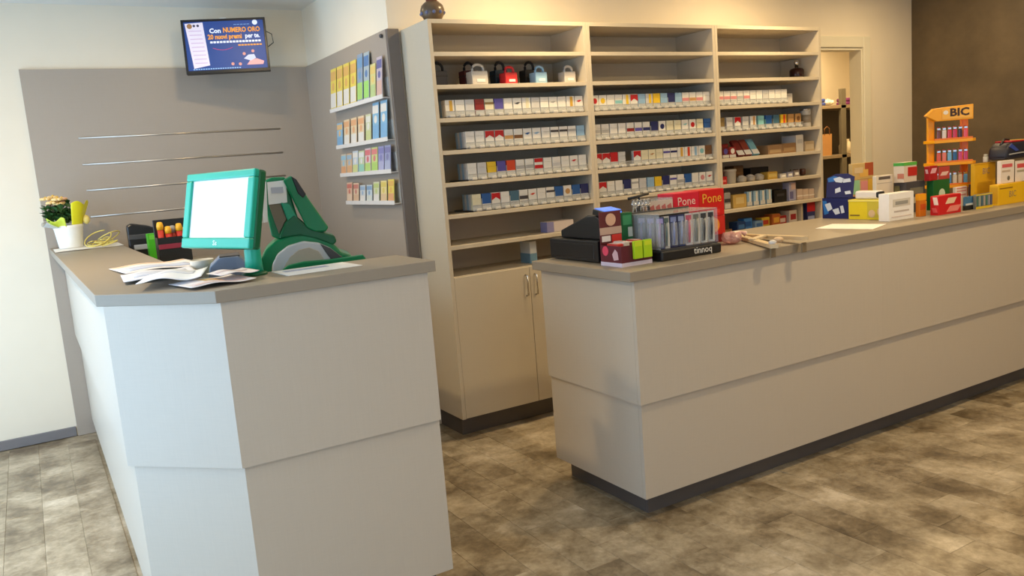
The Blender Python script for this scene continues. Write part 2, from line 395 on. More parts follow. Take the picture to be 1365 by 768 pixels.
RZ, RT = 1.05, 1.010
RX0, RX1 = 1.965, XR-.012
CTR_R = thing('service_counter', 'long pale linen laminate service counter with a recessed lower panel', 'counter', (4.2, 2.85, 0))
seams = [2.0, 3.53, 5.06, RX1]
for a, b in zip(seams, seams[1:]):
    B().box(a+(.0002 if a > 2.1 else 0), b-.0002, 2.494, 2.512, .505, RT).build('upper_panel', LAM, CTR_R, world=True)
    B().box(a+(.0002 if a > 2.1 else .012), b-.0002, 2.508, 2.526, .10, .505).build('lower_panel', LAM, CTR_R, world=True)
B().box(2.0, 2.018, 2.513, 3.165, .505, RT).build('end_panel', LAM, CTR_R, world=True)
B().box(2.012, 2.030, 2.527, 3.165, .10, .505).build('end_panel', LAM, CTR_R, world=True)
B().box(2.075, RX1, 2.578, 2.594, 0, .10).build('toe_kick', TOE, CTR_R, world=True)
B().box(2.075, 2.09, 2.595, 3.14, 0, .10).build('toe_kick', TOE, CTR_R, world=True)
B().box(2.03, RX1, 3.10, 3.12, .10, RT).build('inner_panel', LAM, CTR_R, world=True)
tag(B().box(RX0, RX1, 2.475, 3.185, RT, RZ, .002).build('counter_worktop', LAM_TOP), 'long taupe worktop of the service counter crowded with sweets and lighters', 'worktop')

# ------------------------------------------------------------------ tobacco shelving
SY, SZT, SYB = 3.969, 2.27, 4.322
UX = [1.925, 2.936, 3.948, 4.96]
BOARDS = [2.104, 1.935, 1.762, 1.592, 1.421, 1.250, 1.082]          # top faces
T = .022
SIDE = ['left', 'middle', 'right']
for k in range(3):
    x0, x1 = UX[k]+.0004, UX[k+1]-.0004
    u = thing('shelf_unit', ['beige laminate shelf unit nearest the ticket wall, with cigarettes and ring handled cases',
                             'middle beige laminate shelf unit between the two others, top two shelves empty',
                             'beige laminate shelf unit next to the doorway, holding cigarillos, tins and papers'][k], 'shelf unit', ((x0+x1)/2, SY, 0), 0, 'tobacco shelf units')
    bd = lambda nm, *a, m=LAM_SHELF: B().box(*a, .0008).build(nm, m, u, world=True)
    bd('side_panel', x0, x0+T, SY, SYB, .113, SZT); bd('side_panel', x1-T, x1, SY, SYB, .113, SZT)
    bd('back_panel', x0+T, x1-T, SYB-.012, SYB, .113, SZT-T)
    bd('top_board', x0+T, x1-T, SY, SYB, SZT-T, SZT)
    for z in BOARDS: bd('shelf_board', x0+T, x1-T, SY+.002, SYB-.012, z-T, z)
    bd('shelf_board', x0+T, x1-T, SY+.02, SYB-.012, .89, .912)
    bd('bottom_board', x0+T, x1-T, SY+.02, SYB-.012, .113, .135)
    bd('toe_kick', x0+.03, x1, SY+.08, SY+.098, 0, .113, m=TOE)
    if k == 0: bd('toe_kick', x0+.03, x0+.048, SY+.099, SYB, 0, .113, m=TOE)
    xm = (x0+x1)/2
    for s, (a, b) in enumerate(((x0+T+.001, xm-.0015), (xm+.0015, x1-T-.001))):
        d = bd('cabinet_door', a, b, SY, SY+.018, .116, .908)
        hx = (b-.03) if s == 0 else (a+.03)
        h = B(); c = d.parent.location
        h.tube([(hx, SY-.001, .745), (hx, SY-.022, .749), (hx, SY-.022, .861), (hx, SY-.001, .865)], .0055)
        o = h.build('handle', SILVER, d, smooth=True); bmv = Vector(u.location)
        for v in o.data.vertices: v.co -= bmv

# ------------------------------------------------------------------ cigarette packs
ORD = ['first', 'second', 'third', 'fourth', 'fifth', 'sixth', 'seventh', 'eighth', 'ninth', 'tenth', 'eleventh', 'twelfth', 'thirteenth', 'fourteenth', 'fifteenth', 'sixteenth', 'seventeenth']
PCOL = dict(white=(236, 232, 222), cream=(232, 224, 190), red=(196, 22, 32), dred=(140, 32, 34), gold=(214, 168, 66), yellow=(236, 196, 48), orange=(214, 72, 36), navy=(34, 42, 98), blue=(38, 92, 158),
            lblue=(150, 186, 214), violet=(88, 80, 160), teal=(72, 112, 132), tan=(196, 150, 92), brown=(120, 82, 50), grey=(176, 174, 170), pink=(214, 140, 140), green=(60, 130, 90), khaki=(140, 118, 72), dgrey=(70, 68, 72), lgrey=(208, 206, 202), aqua=(140, 200, 200), maroon=(96, 26, 34))
CNAME = dict(dred='dark red', navy='navy', lblue='pale blue', dgrey='dark grey', lgrey='light grey')
def pm(c): return paint(*PCOL[c], .4)
PW, PH, PD = .055, .088, .023
_pk = {}
def pack_parts(style, a, b, H=PH, W=PW, D=PD):
    key = (style, a, b, H, W, D)
    if key in _pk: return _pk[key]
    out = []
    def add(nm, bb, m): me = bb.mesh(nm); me.materials.append(m); out.append((nm, me))
    hw = W/2; seam = H*.70
    main = b if style == 'half' else a
    lidc = {'half': b, 'lid': b}.get(style, a)
    bodyc = a
    add('body', B().box(-hw, hw, 0, D, 0, seam, .0012), pm(bodyc))
    add('lid', B().box(-hw-.0003, hw+.0003, -.0003, D+.0003, seam+.0005, H, .0012), pm(lidc))
    f = -.0004
    if style == 'top':                                  # coloured roof with a pointed lower edge
        add('emblem', B().prism([(-hw, H*.97), (-hw, H*.52), (0, H*.70), (hw, H*.52), (hw, H*.97)], f-.0006, f, 'y'), pm(b))
    elif style == 'band': add('band', B().box(-hw, hw, f-.0006, f, H*.66, H*.80), pm(b))
    elif style == 'low': add('band', B().box(-hw, hw, f-.0006, f, H*.40, H*.62), pm(b))
    elif style == 'half': add('band', B().box(-hw, hw, f-.0006, f, H*.36, H*.97), pm(b))
    elif style == 'emb': add('emblem', B().lathe([(W*.30, f-.0006), (W*.30, f)], (0, 0, H*.62), 14, 'y'), pm(b))
    elif style == 'stripe': add('stripe', B().box(-hw*.15, hw*.55, f-.0006, f, H*.30, H*.97), pm(b))
    elif style == 'two':
        add('band', B().box(-hw, hw, f-.0006, f, H*.74, H*.98), pm(b)); add('band', B().box(-hw, hw, f-.0006, f, H*.34, H*.56), pm(b))
    elif style == 'script': add('emblem', B().prism([(-hw*.7, H*.66), (0, H*.60), (hw*.7, H*.72), (hw*.1, H*.74)], f-.0006, f, 'y'), pm(b))
    add('warning_label', B().box(-hw*.96, hw*.96, f-.0005, f, H*.03, H*.30), paint(214, 212, 206, .5))
    _pk[key] = out
    return out
def place_pack(label, group, x, y, z, style, a, b='white', rz=0, H=PH, W=PW, D=PD, name='cigarette_pack', cat='cigarette pack'):
    t = thing(name, label, cat, (x, y, z), rz, group)
    for nm, me in pack_parts(style, a, b, H, W, D): link(nm, me, t)
    return t
def look(style, a, b):
    n = lambda c: CNAME.get(c, c)
    return {'plain': f'{n(a)} pack', 'top': f'{n(b)}-roofed {n(a)} pack', 'band': f'{n(a)} pack with {n(b)} band', 'low': f'{n(a)} pack with {n(b)} middle', 'half': f'{n(b)} pack, pale foot', 'emb': f'{n(a)} pack with {n(b)} disc',
            'stripe': f'{n(a)} pack with {n(b)} stripe', 'two': f'{n(b)} and {n(a)} pack', 'script': f'{n(a)} pack with {n(b)} mark', 'lid': f'{n(a)} pack with {n(b)} lid'}[style]
TRAY_H = .010
def pack_row(unit, rowname, z, xs, codes, tray=None, pitch=None):
    X0 = UX[unit]+T; yf = SY+.045
    n = len(codes)
    xe = UX[unit+1]-T-.004
    p = (xe-xs)/n if pitch is None else pitch
    tr = thing('pack_tray', f'clear plastic pusher tray under the {rowname} pack row of the {SIDE[unit]} unit', 'display tray', ((xs+xe)/2, yf, z+.0005), 0, 'cigarette pack trays')
    c = tr.location
    B().box(xs, xs+p*n, yf-.014, yf+.22, z+.0005, z+TRAY_H-.002).build('tray_base', DKGREY, tr, world=True)
    B().box(xs, xs+p*n, yf-.016, yf-.013, z+.002, z+.036, .0008).build('front_lip', CLEAR, tr, world=True)
    B().box(xs, xs+p*n, yf-.0185, yf-.0165, z+.034, z+.0375).build('lip_rail', GREYP, tr, world=True)
    tg = B().box(-.017, .017, -.010, 0, 0, .013, .003).mesh('price_tag'); tg.materials.append(mat('tag_plastic', (.52, .51, .49), .35))
    for i in range(n):
        xc = xs+p*(i+.5)
        link('price_tag', tg, tr, Vector((xc, yf-.0192, z+.004))-c)
        cd = codes[i]
        if cd is None: continue
        st, a = cd[0], cd[1]; b = cd[2] if len(cd) > 2 else 'white'
        place_pack(f'{look(st, a, b)}, {ORD[i]} from left, {rowname} row, {SIDE[unit]} unit', f'cigarette packs in the {rowname} row of the {SIDE[unit]} unit', xc, yf-.006, z+TRAY_H-.0015, st, a, b)
    # the columns are several packs deep: the open left end shows the ones behind the first
    if codes[0] and tray != 'no':
        for q in range(4):
            place_pack(f'white pack, {ORD[q]} behind the leftmost of the {rowname} row, {SIDE[unit]} unit', f'packs behind the leftmost of the {rowname} row, {SIDE[unit]} unit', xs+p*.5, yf-.006+(q+1)*(PD+.0016), z+TRAY_H-.0015, 'plain', 'lblue' if q % 2 else 'lgrey')
W_, C_ = ('plain', 'white'), ('plain', 'cream')
pack_row(0, 'top', 1.762, 2.003, [('stripe', 'white', 'gold'), W_, ('plain', 'lgrey'), ('plain', 'dred'), ('band', 'cream', 'khaki'), ('half', 'white', 'violet'), W_, ('script', 'white', 'dgrey'), ('stripe', 'white', 'cream'), ('plain', 'lgrey'), W_, ('script', 'white', 'grey'), W_, ('stripe', 'white', 'gold'), ('script', 'white', 'red')])
pack_row(0, 'second', 1.592, 2.108, [W_, W_, ('top', 'white', 'red'), ('top', 'white', 'red'), ('low', 'white', 'tan'), ('low', 'white', 'brown'), ('script', 'white', 'blue'), ('script', 'white', 'lblue'), W_, ('band', 'white', 'dgrey'), ('band', 'white', 'dgrey'), ('band', 'white', 'grey'), ('plain', 'lblue')])
pack_row(0, 'third', 1.421, 2.105, [W_, ('plain', 'lgrey'), ('plain', 'yellow'), ('half', 'white', 'violet'), ('half', 'white', 'orange'), ('low', 'white', 'grey'), ('low', 'white', 'grey'), ('two', 'white', 'red'), W_, ('low', 'white', 'lgrey'), W_, ('script', 'white', 'red'), W_])
pack_row(0, 'bottom', 1.250, 2.118, [C_, ('half', 'white', 'blue'), ('top', 'white', 'red'), W_, ('half', 'white', 'teal'), ('low', 'white', 'dgrey'), ('script', 'white', 'orange'), W_, ('band', 'white', 'dgrey'), ('half', 'white', 'blue'), ('emb', 'white', 'tan'), ('half', 'white', 'blue'), ('half', 'white', 'navy')])
pack_row(1, 'top', 1.762, 2.965, [('emb', 'white', 'red'), ('emb', 'white', 'yellow'), W_, ('low', 'white', 'aqua'), ('stripe', 'white', 'yellow'), ('top', 'white', 'red'), ('plain', 'lblue'), ('stripe', 'lgrey', 'yellow'), ('plain', 'yellow'), ('plain', 'lblue'), ('half', 'white', 'navy'), ('plain', 'lblue'), ('low', 'white', 'pink'), ('low', 'white', 'tan'), ('low', 'white', 'pink'), W_], tray='no')
pack_row(1, 'second', 1.592, 2.965, [('low', 'white', 'grey'), ('low', 'white', 'grey'), W_, W_, ('low', 'white', 'dred'), ('low', 'white', 'violet'), ('low', 'white', 'navy'), ('half', 'white', 'navy'), ('emb', 'white', 'navy'), C_, C_, ('script', 'white', 'aqua'), ('emb', 'white', 'red'), C_, ('plain', 'blue')], tray='no')
pack_row(1, 'third', 1.421, 2.965, [('top', 'white', 'red'), ('top', 'white', 'red'), ('half', 'white', 'red'), ('plain', 'lgrey'), None, ('top', 'white', 'red'), C_, ('script', 'cream', 'tan'), C_, ('band', 'white', 'violet'), ('band', 'white', 'navy'), ('stripe', 'white', 'gold'), ('stripe', 'white', 'orange'), ('stripe', 'white', 'lblue'), ('emb', 'white', 'aqua'), ('plain', 'brown')], tray='no')
pack_row(1, 'bottom', 1.250, 2.985, [('top', 'white', 'red'), W_, W_, ('half', 'white', 'navy'), ('band', 'white', 'grey'), ('plain', 'lgrey'), ('plain', 'lblue'), ('plain', 'yellow'), ('half', 'white', 'navy'), ('band', 'white', 'violet'), ('low', 'white', 'grey'), ('half', 'white', 'blue'), W_, ('emb', 'white', 'pink'), ('script', 'white', 'red')], tray='no')
pack_row(2, 'top', 1.762, 3.985, [('low', 'white', 'pink'), ('low', 'white', 'pink'), ('low', 'white', 'pink'), ('low', 'white', 'grey'), ('low', 'white', 'pink'), W_, W_, ('plain', 'lgrey'), W_, W_, W_], pitch=.0605, tray='no')
pack_row(2, 'second', 1.592, 3.980, [('plain', 'khaki'), ('plain', 'lgrey'), ('top', 'white', 'red'), ('plain', 'lgrey'), ('stripe', 'white', 'tan'), ('plain', 'aqua'), ('half', 'aqua', 'blue'), ('half', 'grey', 'teal'), ('stripe', 'yellow', 'orange'), ('plain', 'tan'), ('emb', 'tan', 'brown')], pitch=.074, tray='no')

# ------------------------------------------------------------------ generic printed carton
def carton(name, label, cat, x0, x1, y0, y1, z0, z1, m, prints=(), group=None, lid=True):
    """closed carton: body, tuck flap seam on top, printed areas given per face (F = towards -Y, L = towards -X, T = top)."""
    t = thing(name, label, cat, ((x0+x1)/2, (y0+y1)/2, z0), 0, group)
    w, d, h = x1-x0, y1-y0, z1-z0
    B().box(-w/2, w/2, -d/2, d/2, 0, h, .0012).build('body', m, t)
    if lid: B().box(-w/2+.003, w/2-.003, -d/2+.003, d/2-.003, h-.0005, h+.0012).build('flap', m, t)
    for ip, pr in enumerate(prints):
        f, u0, u1, v0, v1, c = pr[:6]; shape = pr[6] if len(pr) > 6 else 'box'
        e = .0008+.0005*ip
        if f == 'F':
            a, b = -w/2+u0*w, -w/2+u1*w
            if shape == 'disc': B().lathe([(min((b-a)/2, (v1-v0)*h/2), -d/2-e), (min((b-a)/2, (v1-v0)*h/2), -d/2+.0002)], ((a+b)/2, 0, (v0+v1)/2*h), 16, 'y').build('print', c, t)
            elif shape == 'slant': B().prism([(a, v0*h), (b-(b-a)*.25, v0*h), (b, v1*h), (a+(b-a)*.25, v1*h)], -d/2-e, -d/2+.0002, 'y').build('print', c, t)
            else: B().box(a, b, -d/2-e, -d/2+.0002, v0*h, v1*h).build('print', c, t)
        elif f == 'L':
            a, b = d/2-u1*d, d/2-u0*d
            if shape == 'disc': B().lathe([(min((b-a)/2, (v1-v0)*h/2), -w/2-e), (min((b-a)/2, (v1-v0)*h/2), -w/2+.0002)], (0, (a+b)/2, (v0+v1)/2*h), 16, 'x').build('print', c, t)
            elif shape == 'slant': B().prism([(a, v0*h), (b-(b-a)*.25, v0*h), (b, v1*h), (a+(b-a)*.25, v1*h)], -w/2-e, -w/2+.0002, 'x').build('print', c, t)
            else: B().box(-w/2-e, -w/2+.0002, a, b, v0*h, v1*h).build('print', c, t)
        else: B().box(-w/2+u0*w, -w/2+u1*w, -d/2+v0*d, -d/2+v1*d, h, h+.0018).build('print', c, t)
    return t
def open_box(parent, x0, x1, y0, y1, z0, z1, m, th=.002, front=None):
    zf = z1 if front is None else front
    B().box(x0, x1, y0, y1, z0, z0+th).build('box_floor', m, parent)
    B().box(x0, x1, y0, y0+th, z0+th, zf).build('box_front', m, parent); B().box(x0, x1, y1-th, y1, z0+th, z1).build('box_back', m, parent)
    B().box(x0, x0+th, y0+th, y1-th, z0+th, zf).build('box_side', m, parent); B().box(x1-th, x1, y0+th, y1-th, z0+th, zf).build('box_side', m, parent)

# ------------------------------------------------------------------ things on the shelves
# ring handled cases on the left unit, a tall one standing behind each, its colour darkened to paint in shade
def ring_case(label, x, y, z, w, h, m, ring, plate=WHITEP, d=.07):
    t = thing('ring_case', label, 'case', (x, y, z), 0, 'ring handled cases on the left shelf unit')
    B().box(-w/2, w/2, 0, d, 0, h*.66, .004, 2).build('body', m, t)
    pts = [(-w*.34, 0)] + [(-w*.34*math.cos(a), h*.14+h*.19*math.sin(a)) for a in [PI*k/8 for k in range(9)]] + [(w*.34, 0)]
    B().tube([(px_, d*.3, h*.64+pz_) for px_, pz_ in pts], .0075, 8).build('ring_handle', ring, t, smooth=True)
    B().box(-w*.22, w*.30, -.0018, .0004, h*.14, h*.28, .0006).build('name_plate', plate, t)
    B().box(-w*.5-.0006, w*.5+.0006, -.0012, d+.0012, h*.44, h*.47).build('seam', ring, t)
    return t
GZ = 1.9356
rc = [(2.245, 'pale grey', (206, 200, 190), 'dark grey', (66, 66, 76), .10, .115), (2.445, 'bright red', (206, 46, 50), 'dark red', (84, 20, 24), .078, .10), (2.645, 'light blue', (150, 190, 220), 'dark blue', (24, 54, 76), .078, .10), (2.845, 'off white', (208, 200, 190), 'black', (40, 38, 38), .078, .10)]
for x, n1, c1, n2, c2, w_, h_ in rc:
    ring_case(f'{n1} case with ring handle, standing in front of a {n2} one', x, 4.03, GZ, w_, h_, paint(*c1), paint(*c1))
    ring_case(f'{n2} case with ring handle, standing behind a {n1} one', x-.197, 4.14, GZ, w_*1.05, min(h_*1.42, .141), paint(*c2), paint(30, 30, 32), paint(*c2))
# loose box on a low shelf of the left unit
carton('paper_box', 'white box with violet end on a low shelf of the left unit', 'box', 2.61, 2.80, 4.03, 4.10, 1.0826, 1.142, paint(230, 216, 208), [('L', 0, 1, 0, 1, paint(150, 146, 190)), ('F', 0, .25, 0, 1, paint(150, 146, 190))])
carton('leaflet_pack', 'pale blue and white leaflet pack on the lowest shelf of the left unit', 'leaflets', 2.50, 2.545, 4.06, 4.17, .9126, 1.04, paint(214, 220, 224), [('F', 0, 1, 0, .45, paint(120, 160, 186)), ('L', 0, 1, 0, .45, paint(120, 160, 186))])
# bottle
t = thing('spray_bottle', 'dark bottle with silver pump cap alone on an upper shelf of the right unit', 'bottle', (4.885, 4.12, 1.9356))
B().lathe([(.046, 0), (.05, .006), (.05, .062), (.04, .074), (.016, .08)], n=24).build('bottle_body', paint(46, 18, 18, .15), t, smooth=True)
B().lathe([(.014, .08), (.014, .098), (.018, .099), (.018, .128), (.012, .133)], n=18).build('cap', SILVER, t, smooth=True)
# vase
t = thing('round_vase', 'round brown and blue patterned vase on top of the left shelf unit', 'vase', (2.01, 4.07, SZT))
B().lathe([(.026, 0), (.046, .012), (.062, .04), (.065, .062), (.058, .085), (.040, .102), (.028, .110)], n=28).build('vase_body', mat('vase_glaze', (.13, .085, .045), .3, .7, 22), t, smooth=True)
B().lathe([(.030, .108), (.030, .118), (.040, .135), (.036, .137), (.026, .118)], n=24).build('neck', paint(120, 50, 40), t, smooth=True)
for k in range(10):
    a = 2*PI*k/10; B().ball((.0605*math.cos(a), .0605*math.sin(a), .046), .011, sub=1).build('glaze_dot', paint(96, 104, 140), t, smooth=True)
# right unit: tin at the end of the second row
t = thing('tobacco_tin', 'tall silver tin at the right end of the second row, right unit', 'tin', (4.888, 4.055, 1.5926))
B().lathe([(.036, 0), (.037, .004), (.037, .115), (.036, .118)], n=24).build('tin_body', paint(186, 182, 174, .25), t, smooth=True)
B().lathe([(.038, .116), (.038, .128), (.034, .130)], n=24).build('lid', SILVER, t, smooth=True)
B().lathe([(.0374, .03), (.0374, .085)], n=24).build('wrapper_band', paint(150, 140, 124), t, smooth=True)
tr = thing('blank_case', 'small pale grey box at the right end of the top row, right unit', 'box', (4.70, 4.05, 1.7626))
B().box(-.03, .03, -.02, .1, 0, .06, .002).build('body', paint(196, 192, 186), tr); B().box(-.03, .03, -.021, .1, .0605, .068, .002).build('lid', paint(206, 202, 196), tr)
# third shelf
z = 1.421+.0006
for i, (a, b, n) in enumerate((('maroon', 'white', 'leftmost'), ('maroon', 'violet', 'second'), ('dred', 'white', 'third'))):
    place_pack(f'{n} of three maroon cigarillo packs on third shelf, right unit', 'cigarillo packs on the third shelf of the right unit', 4.003+i*.064, 4.03, z, 'emb', a, b, H=.072, W=.06, name='cigarillo_pack', cat='cigarillo pack')
    place_pack(f'red cigarillo pack standing behind the {n} of the maroon packs', 'cigarillo packs on the third shelf of the right unit', 4.003+i*.064, 4.10, z, 'low', 'dred', 'maroon', H=.095, W=.06, name='cigarillo_pack', cat='cigarillo pack')
for i, c in enumerate((((120, 36, 34), 'dark red'), ((140, 60, 48), 'brick red'), ((120, 180, 204), 'sky blue'))):
    t = thing('rolling_paper_box', f'{c[1]} slim box leaning back on third shelf, right unit', 'box', (4.215+i*.072, 4.03, z+.0118), 0, 'slim boxes leaning on the third shelf of the right unit')
    M_ = Matrix.Rotation(math.radians(-34), 4, 'X')
    B().box(-.03, .03, 0, .02, 0, .125, .001).rot(M_).build('body', paint(*c[0]), t)
    B().box(-.0302, .0302, -.0008, .0002, .002, .04).rot(M_).build('foot_label', WHITEP, t)
carton('kraft_box', 'left of two kraft boxes on third shelf, right unit', 'box', 4.46, 4.60, 4.02, 4.14, z, z+.062, paint(150, 118, 84), [('F', .1, .9, .15, .5, paint(176, 150, 112)), ('T', .1, .9, .1, .9, paint(190, 170, 140))])
carton('kraft_box', 'right of two kraft boxes on third shelf, right unit', 'box', 4.603, 4.74, 4.02, 4.14, z, z+.066, paint(146, 112, 76), [('F', .1, .9, .2, .55, paint(170, 140, 100)), ('T', .1, .9, .1, .9, paint(184, 160, 130))])
carton('white_box', 'white upright box between kraft and beige boxes on third shelf', 'box', 4.755, 4.83, 4.03, 4.16, z, z+.118, paint(214, 208, 198), [('F', .15, .85, .5, .75, paint(190, 186, 180)), ('L', .1, .9, .1, .9, paint(200, 202, 206))])
carton('beige_box', 'beige flat box at right end of third shelf, right unit', 'box', 4.838, 4.932, 4.02, 4.16, z, z+.07, paint(190, 166, 130), [('F', .08, .92, .2, .7, paint(206, 188, 156))])
# fourth shelf
z = 1.250+.0006
carton('red_box', 'small red box at left end of fourth shelf, right unit', 'box', 3.995, 4.06, 4.02, 4.12, z, z+.05, paint(184, 26, 34), [('F', .15, .85, .3, .6, paint(220, 120, 110))])
carton('black_box', 'black box behind the small red box, right unit', 'box', 3.985, 4.07, 4.14, 4.24, z, z+.10, BLACK, [('F', .2, .8, .6, .8, DKGREY)])
t = thing('plastic_tub', 'taller pale grey tub on fourth shelf, right unit', 'tub', (4.125, 4.06, z))
B().lathe([(.038, 0), (.040, .004), (.043, .078), (.044, .08)], n=22).build('tub_body', paint(170, 164, 152), t, smooth=True); B().lathe([(.046, .079), (.046, .092), (.042, .095)], n=22).build('lid', paint(184, 178, 168), t, smooth=True)
for i, n in enumerate(('left', 'middle', 'right')):
    t = thing('ash_cup', f'{n} of three low grey cups on fourth shelf, right unit', 'cup', (4.222+i*.084, 4.05, z), 0, 'low grey cups on the fourth shelf')
    B().lathe([(.030, 0), (.036, .01), (.038, .035), (.034, .035), (.030, .012)], n=20).build('cup_body', paint(158, 152, 142), t, smooth=True)
    B().lathe([(.033, .033), (.020, .044), (.006, .048)], n=20).build('dome_lid', paint(184, 178, 170), t, smooth=True)
carton('yellow_box', 'small mustard yellow box on fourth shelf, right unit', 'box', 4.45, 4.545, 4.02, 4.09, z, z+.05, paint(196, 160, 70), [('F', .1, .9, .3, .75, paint(214, 190, 110))])
carton('brown_box', 'brown upright box behind the grey cups, right unit', 'box', 4.24, 4.33, 4.13, 4.22, z, z+.11, paint(104, 74, 44), [('F', .1, .9, .5, .85, paint(130, 96, 58))])
carton('black_pouch', 'wide black pouch behind the mustard box, right unit', 'pouch', 4.40, 4.58, 4.13, 4.22, z, z+.085, BLACK, [('F', .1, .9, .2, .3, DKGREY)])
for i, (c, n) in enumerate((((190, 186, 182), 'pale grey'), ((150, 150, 170), 'bluish'), ((140, 130, 126), 'dull brown'))):
    carton('filter_bag', f'{n} little filter bag on fourth shelf near doorway', 'bag', 4.565+i*.068, 4.625+i*.068, 4.01, 4.06, z, z+.03+.006*i, paint(*c), [('F', .2, .8, .3, .7, WHITEP)], 'filter bags on the fourth shelf')
for i, n in enumerate(('left', 'right')):
    t = thing('pipe', f'{n} dark brown pipe lying on fourth shelf near doorway', 'pipe', (4.765+i*.073, 4.05, z), 1.1, 'brown pipes on the fourth shelf')
    B().lathe([(.016, .002), (.022, .012), (.022, .045), (.018, .05), (.013, .046), (.012, .03)], n=16).build('bowl', paint(76, 44, 32, .3), t, smooth=True)
    B().tube([(.015, 0, .014), (.05, 0, .022), (.095, 0, .045)], [.009, .007, .004]).build('stem', paint(50, 34, 30, .25), t, smooth=True)
# fifth shelf
z = 1.082+.0006
for i, n in enumerate(('left', 'right')):
    place_pack(f'{n} of two slim grey packs at left end of fifth shelf, right unit', 'slim grey packs on the fifth shelf', 4.005+i*.062, 4.03, z, 'low', 'grey', 'dgrey', H=.112, W=.056)
carton('yellow_tin', 'wide mustard yellow box on fifth shelf, right unit', 'box', 4.11, 4.235, 4.02, 4.12, z, z+.088, paint(206, 170, 92), [('F', .2, .8, .3, .8, paint(222, 196, 130)), ('T', .1, .9, .1, .9, paint(226, 206, 150))])
for i in range(4):
    place_pack(f'{ORD[i]} from left of four pale blue packs, fifth shelf, right unit', 'pale blue packs on the fifth shelf', 4.275+i*.064, 4.03, z, 'stripe', 'lblue', 'white', H=.10, W=.05)
carton('black_box', 'black box on fifth shelf behind the counter, right unit', 'box', 4.53, 4.655, 4.04, 4.14, z, z+.085, BLACK, [('F', .2, .8, .5, .7, DKGREY)])
carton('card_display', 'violet and white upright card box on fifth shelf', 'box', 4.67, 4.74, 4.03, 4.09, z, z+.13, paint(176, 176, 204), [('F', .1, .6, .1, .5, paint(110, 110, 160)), ('F', .3, .95, .6, .95, paint(220, 190, 180))])
for i, n in enumerate(('left', 'middle', 'right')):
    carton('paper_bundle', f'{n} of three pale pink paper bundles, fifth shelf, right unit', 'papers', 4.752+i*.062, 4.81+i*.062, 4.03, 4.12, z, z+.075-.004*i, paint(214, 190, 170), [('F', 0, 1, .3, .42, paint(240, 230, 220))], 'pale pink paper bundles')
# lowest shelf, seen over the counter edge
z = .912+.0006
t = thing('wicker_tray', 'small brown tray on lowest shelf of the right unit', 'tray', (4.06, 4.10, z))
B().box(-.06, .06, -.05, .05, 0, .006).build('tray_floor', paint(120, 90, 60), t)
for a in ((-.06, .06, -.05, -.046), (-.06, .06, .046, .05), (-.06, -.056, -.046, .046), (.056, .06, -.046, .046)): B().box(*a, .006, .03).build('tray_side', paint(140, 104, 70), t)
carton('card_sheet', 'grey cardboard sheet leaning at left of lowest shelf', 'cardboard', 3.985, 4.11, 4.20, 4.215, z, z+.12, paint(150, 138, 120), [('F', .05, .95, .05, .95, paint(158, 146, 128))], lid=False)
for i, (c, c2, n, h_) in enumerate((((30, 60, 110), (60, 110, 170), 'dark blue', .07), ((60, 120, 190), (30, 80, 150), 'bright blue', .085), ((120, 150, 180), (60, 100, 160), 'grey blue', .06), ((200, 170, 50), (180, 60, 40), 'yellow and red', .075), ((170, 90, 40), (214, 160, 60), 'orange brown', .09), ((160, 30, 34), (220, 200, 190), 'red and white', .07), ((200, 190, 180), (160, 40, 44), 'white and red', .10))):
    carton('snack_pack', f'{n} snack pack on lowest shelf of the right unit', 'snack pack', 4.15+i*.086, 4.228+i*.086, 4.03+.02*(i % 2), 4.11, z, z+h_, paint(*c), [('F', .15, .85, .35, .75, paint(*c2)), ('T', .1, .9, .1, .9, paint(*c2))], 'snack packs on the lowest shelf')
carton('tall_carton', 'red topped blue carton at right end of lowest shelf', 'box', 4.84, 4.925, 4.02, 4.12, z, z+.145, paint(48, 54, 110), [('F', 0, 1, .52, 1, paint(190, 22, 30)), ('F', .1, .9, .1, .3, paint(150, 160, 200))])
tag(B().box(4.765, 4.785, 4.01, 4.24, z, z+.145, .001).build('shelf_divider', LAM_SHELF), 'upright beige divider board on lowest shelf of the right unit', 'divider')

# ------------------------------------------------------------------ scratch ticket racks on the side wall
TX = XT-.0205
def ticket_rack(z, y0, y1, n):
    t = thing('ticket_rack', f'{n} clear plastic ledge of scratch tickets on the side wall', 'ticket rack', (TX, (y0+y1)/2, z), 0, 'scratch ticket racks')
    B().box(TX-.045, TX, y0, y1, z-.004, z, .001).build('ledge', paint(226, 220, 214, .25), t, world=True)
    B().box(TX-.047, TX-.044, y0, y1, z-.008, z+.016, .0008).build('front_lip', paint(232, 228, 224, .25), t, world=True)
    B().box(TX-.003, TX-.0003, y0, y1, z, z+.11).build('back_plate', CLOUDY, t, world=True)
def ticket(label, y, z, w, h, c1, c2, c3, group, lean=.10, off=0):
    c1, c2, c3 = [tuple(int(v*.68+224*.32) for v in c) for c in (c1, c2, c3)]  # pales the inks, painting blur and glare into the tickets
    t = thing('scratch_ticket', label, 'scratch ticket', (TX-.040+off, y, z+.0005), 0, group)
    M_ = Matrix.Rotation(lean, 4, 'Y')
    B().box(-.002, .002, -w/2, w/2, 0, h, .0005).rot(M_).build('card', paint(*c1, .35), t)
    B().box(-.0028, -.0019, -w/2+.004, w/2-.004, h*.72, h*.93).rot(M_).build('title_band', paint(*c2, .35), t)
    B().box(-.0028, -.0019, -w/2+.004, w/2-.004, h*.08, h*.42).rot(M_).build('scratch_panel', paint(*c3, .35), t)
    B().lathe([(min(w*.25, h*.12), -.0026), (min(w*.25, h*.12), -.0019)], (0, 0, h*.57), 12, 'x').rot(M_).build('prize_disc', paint(*c2, .35), t)
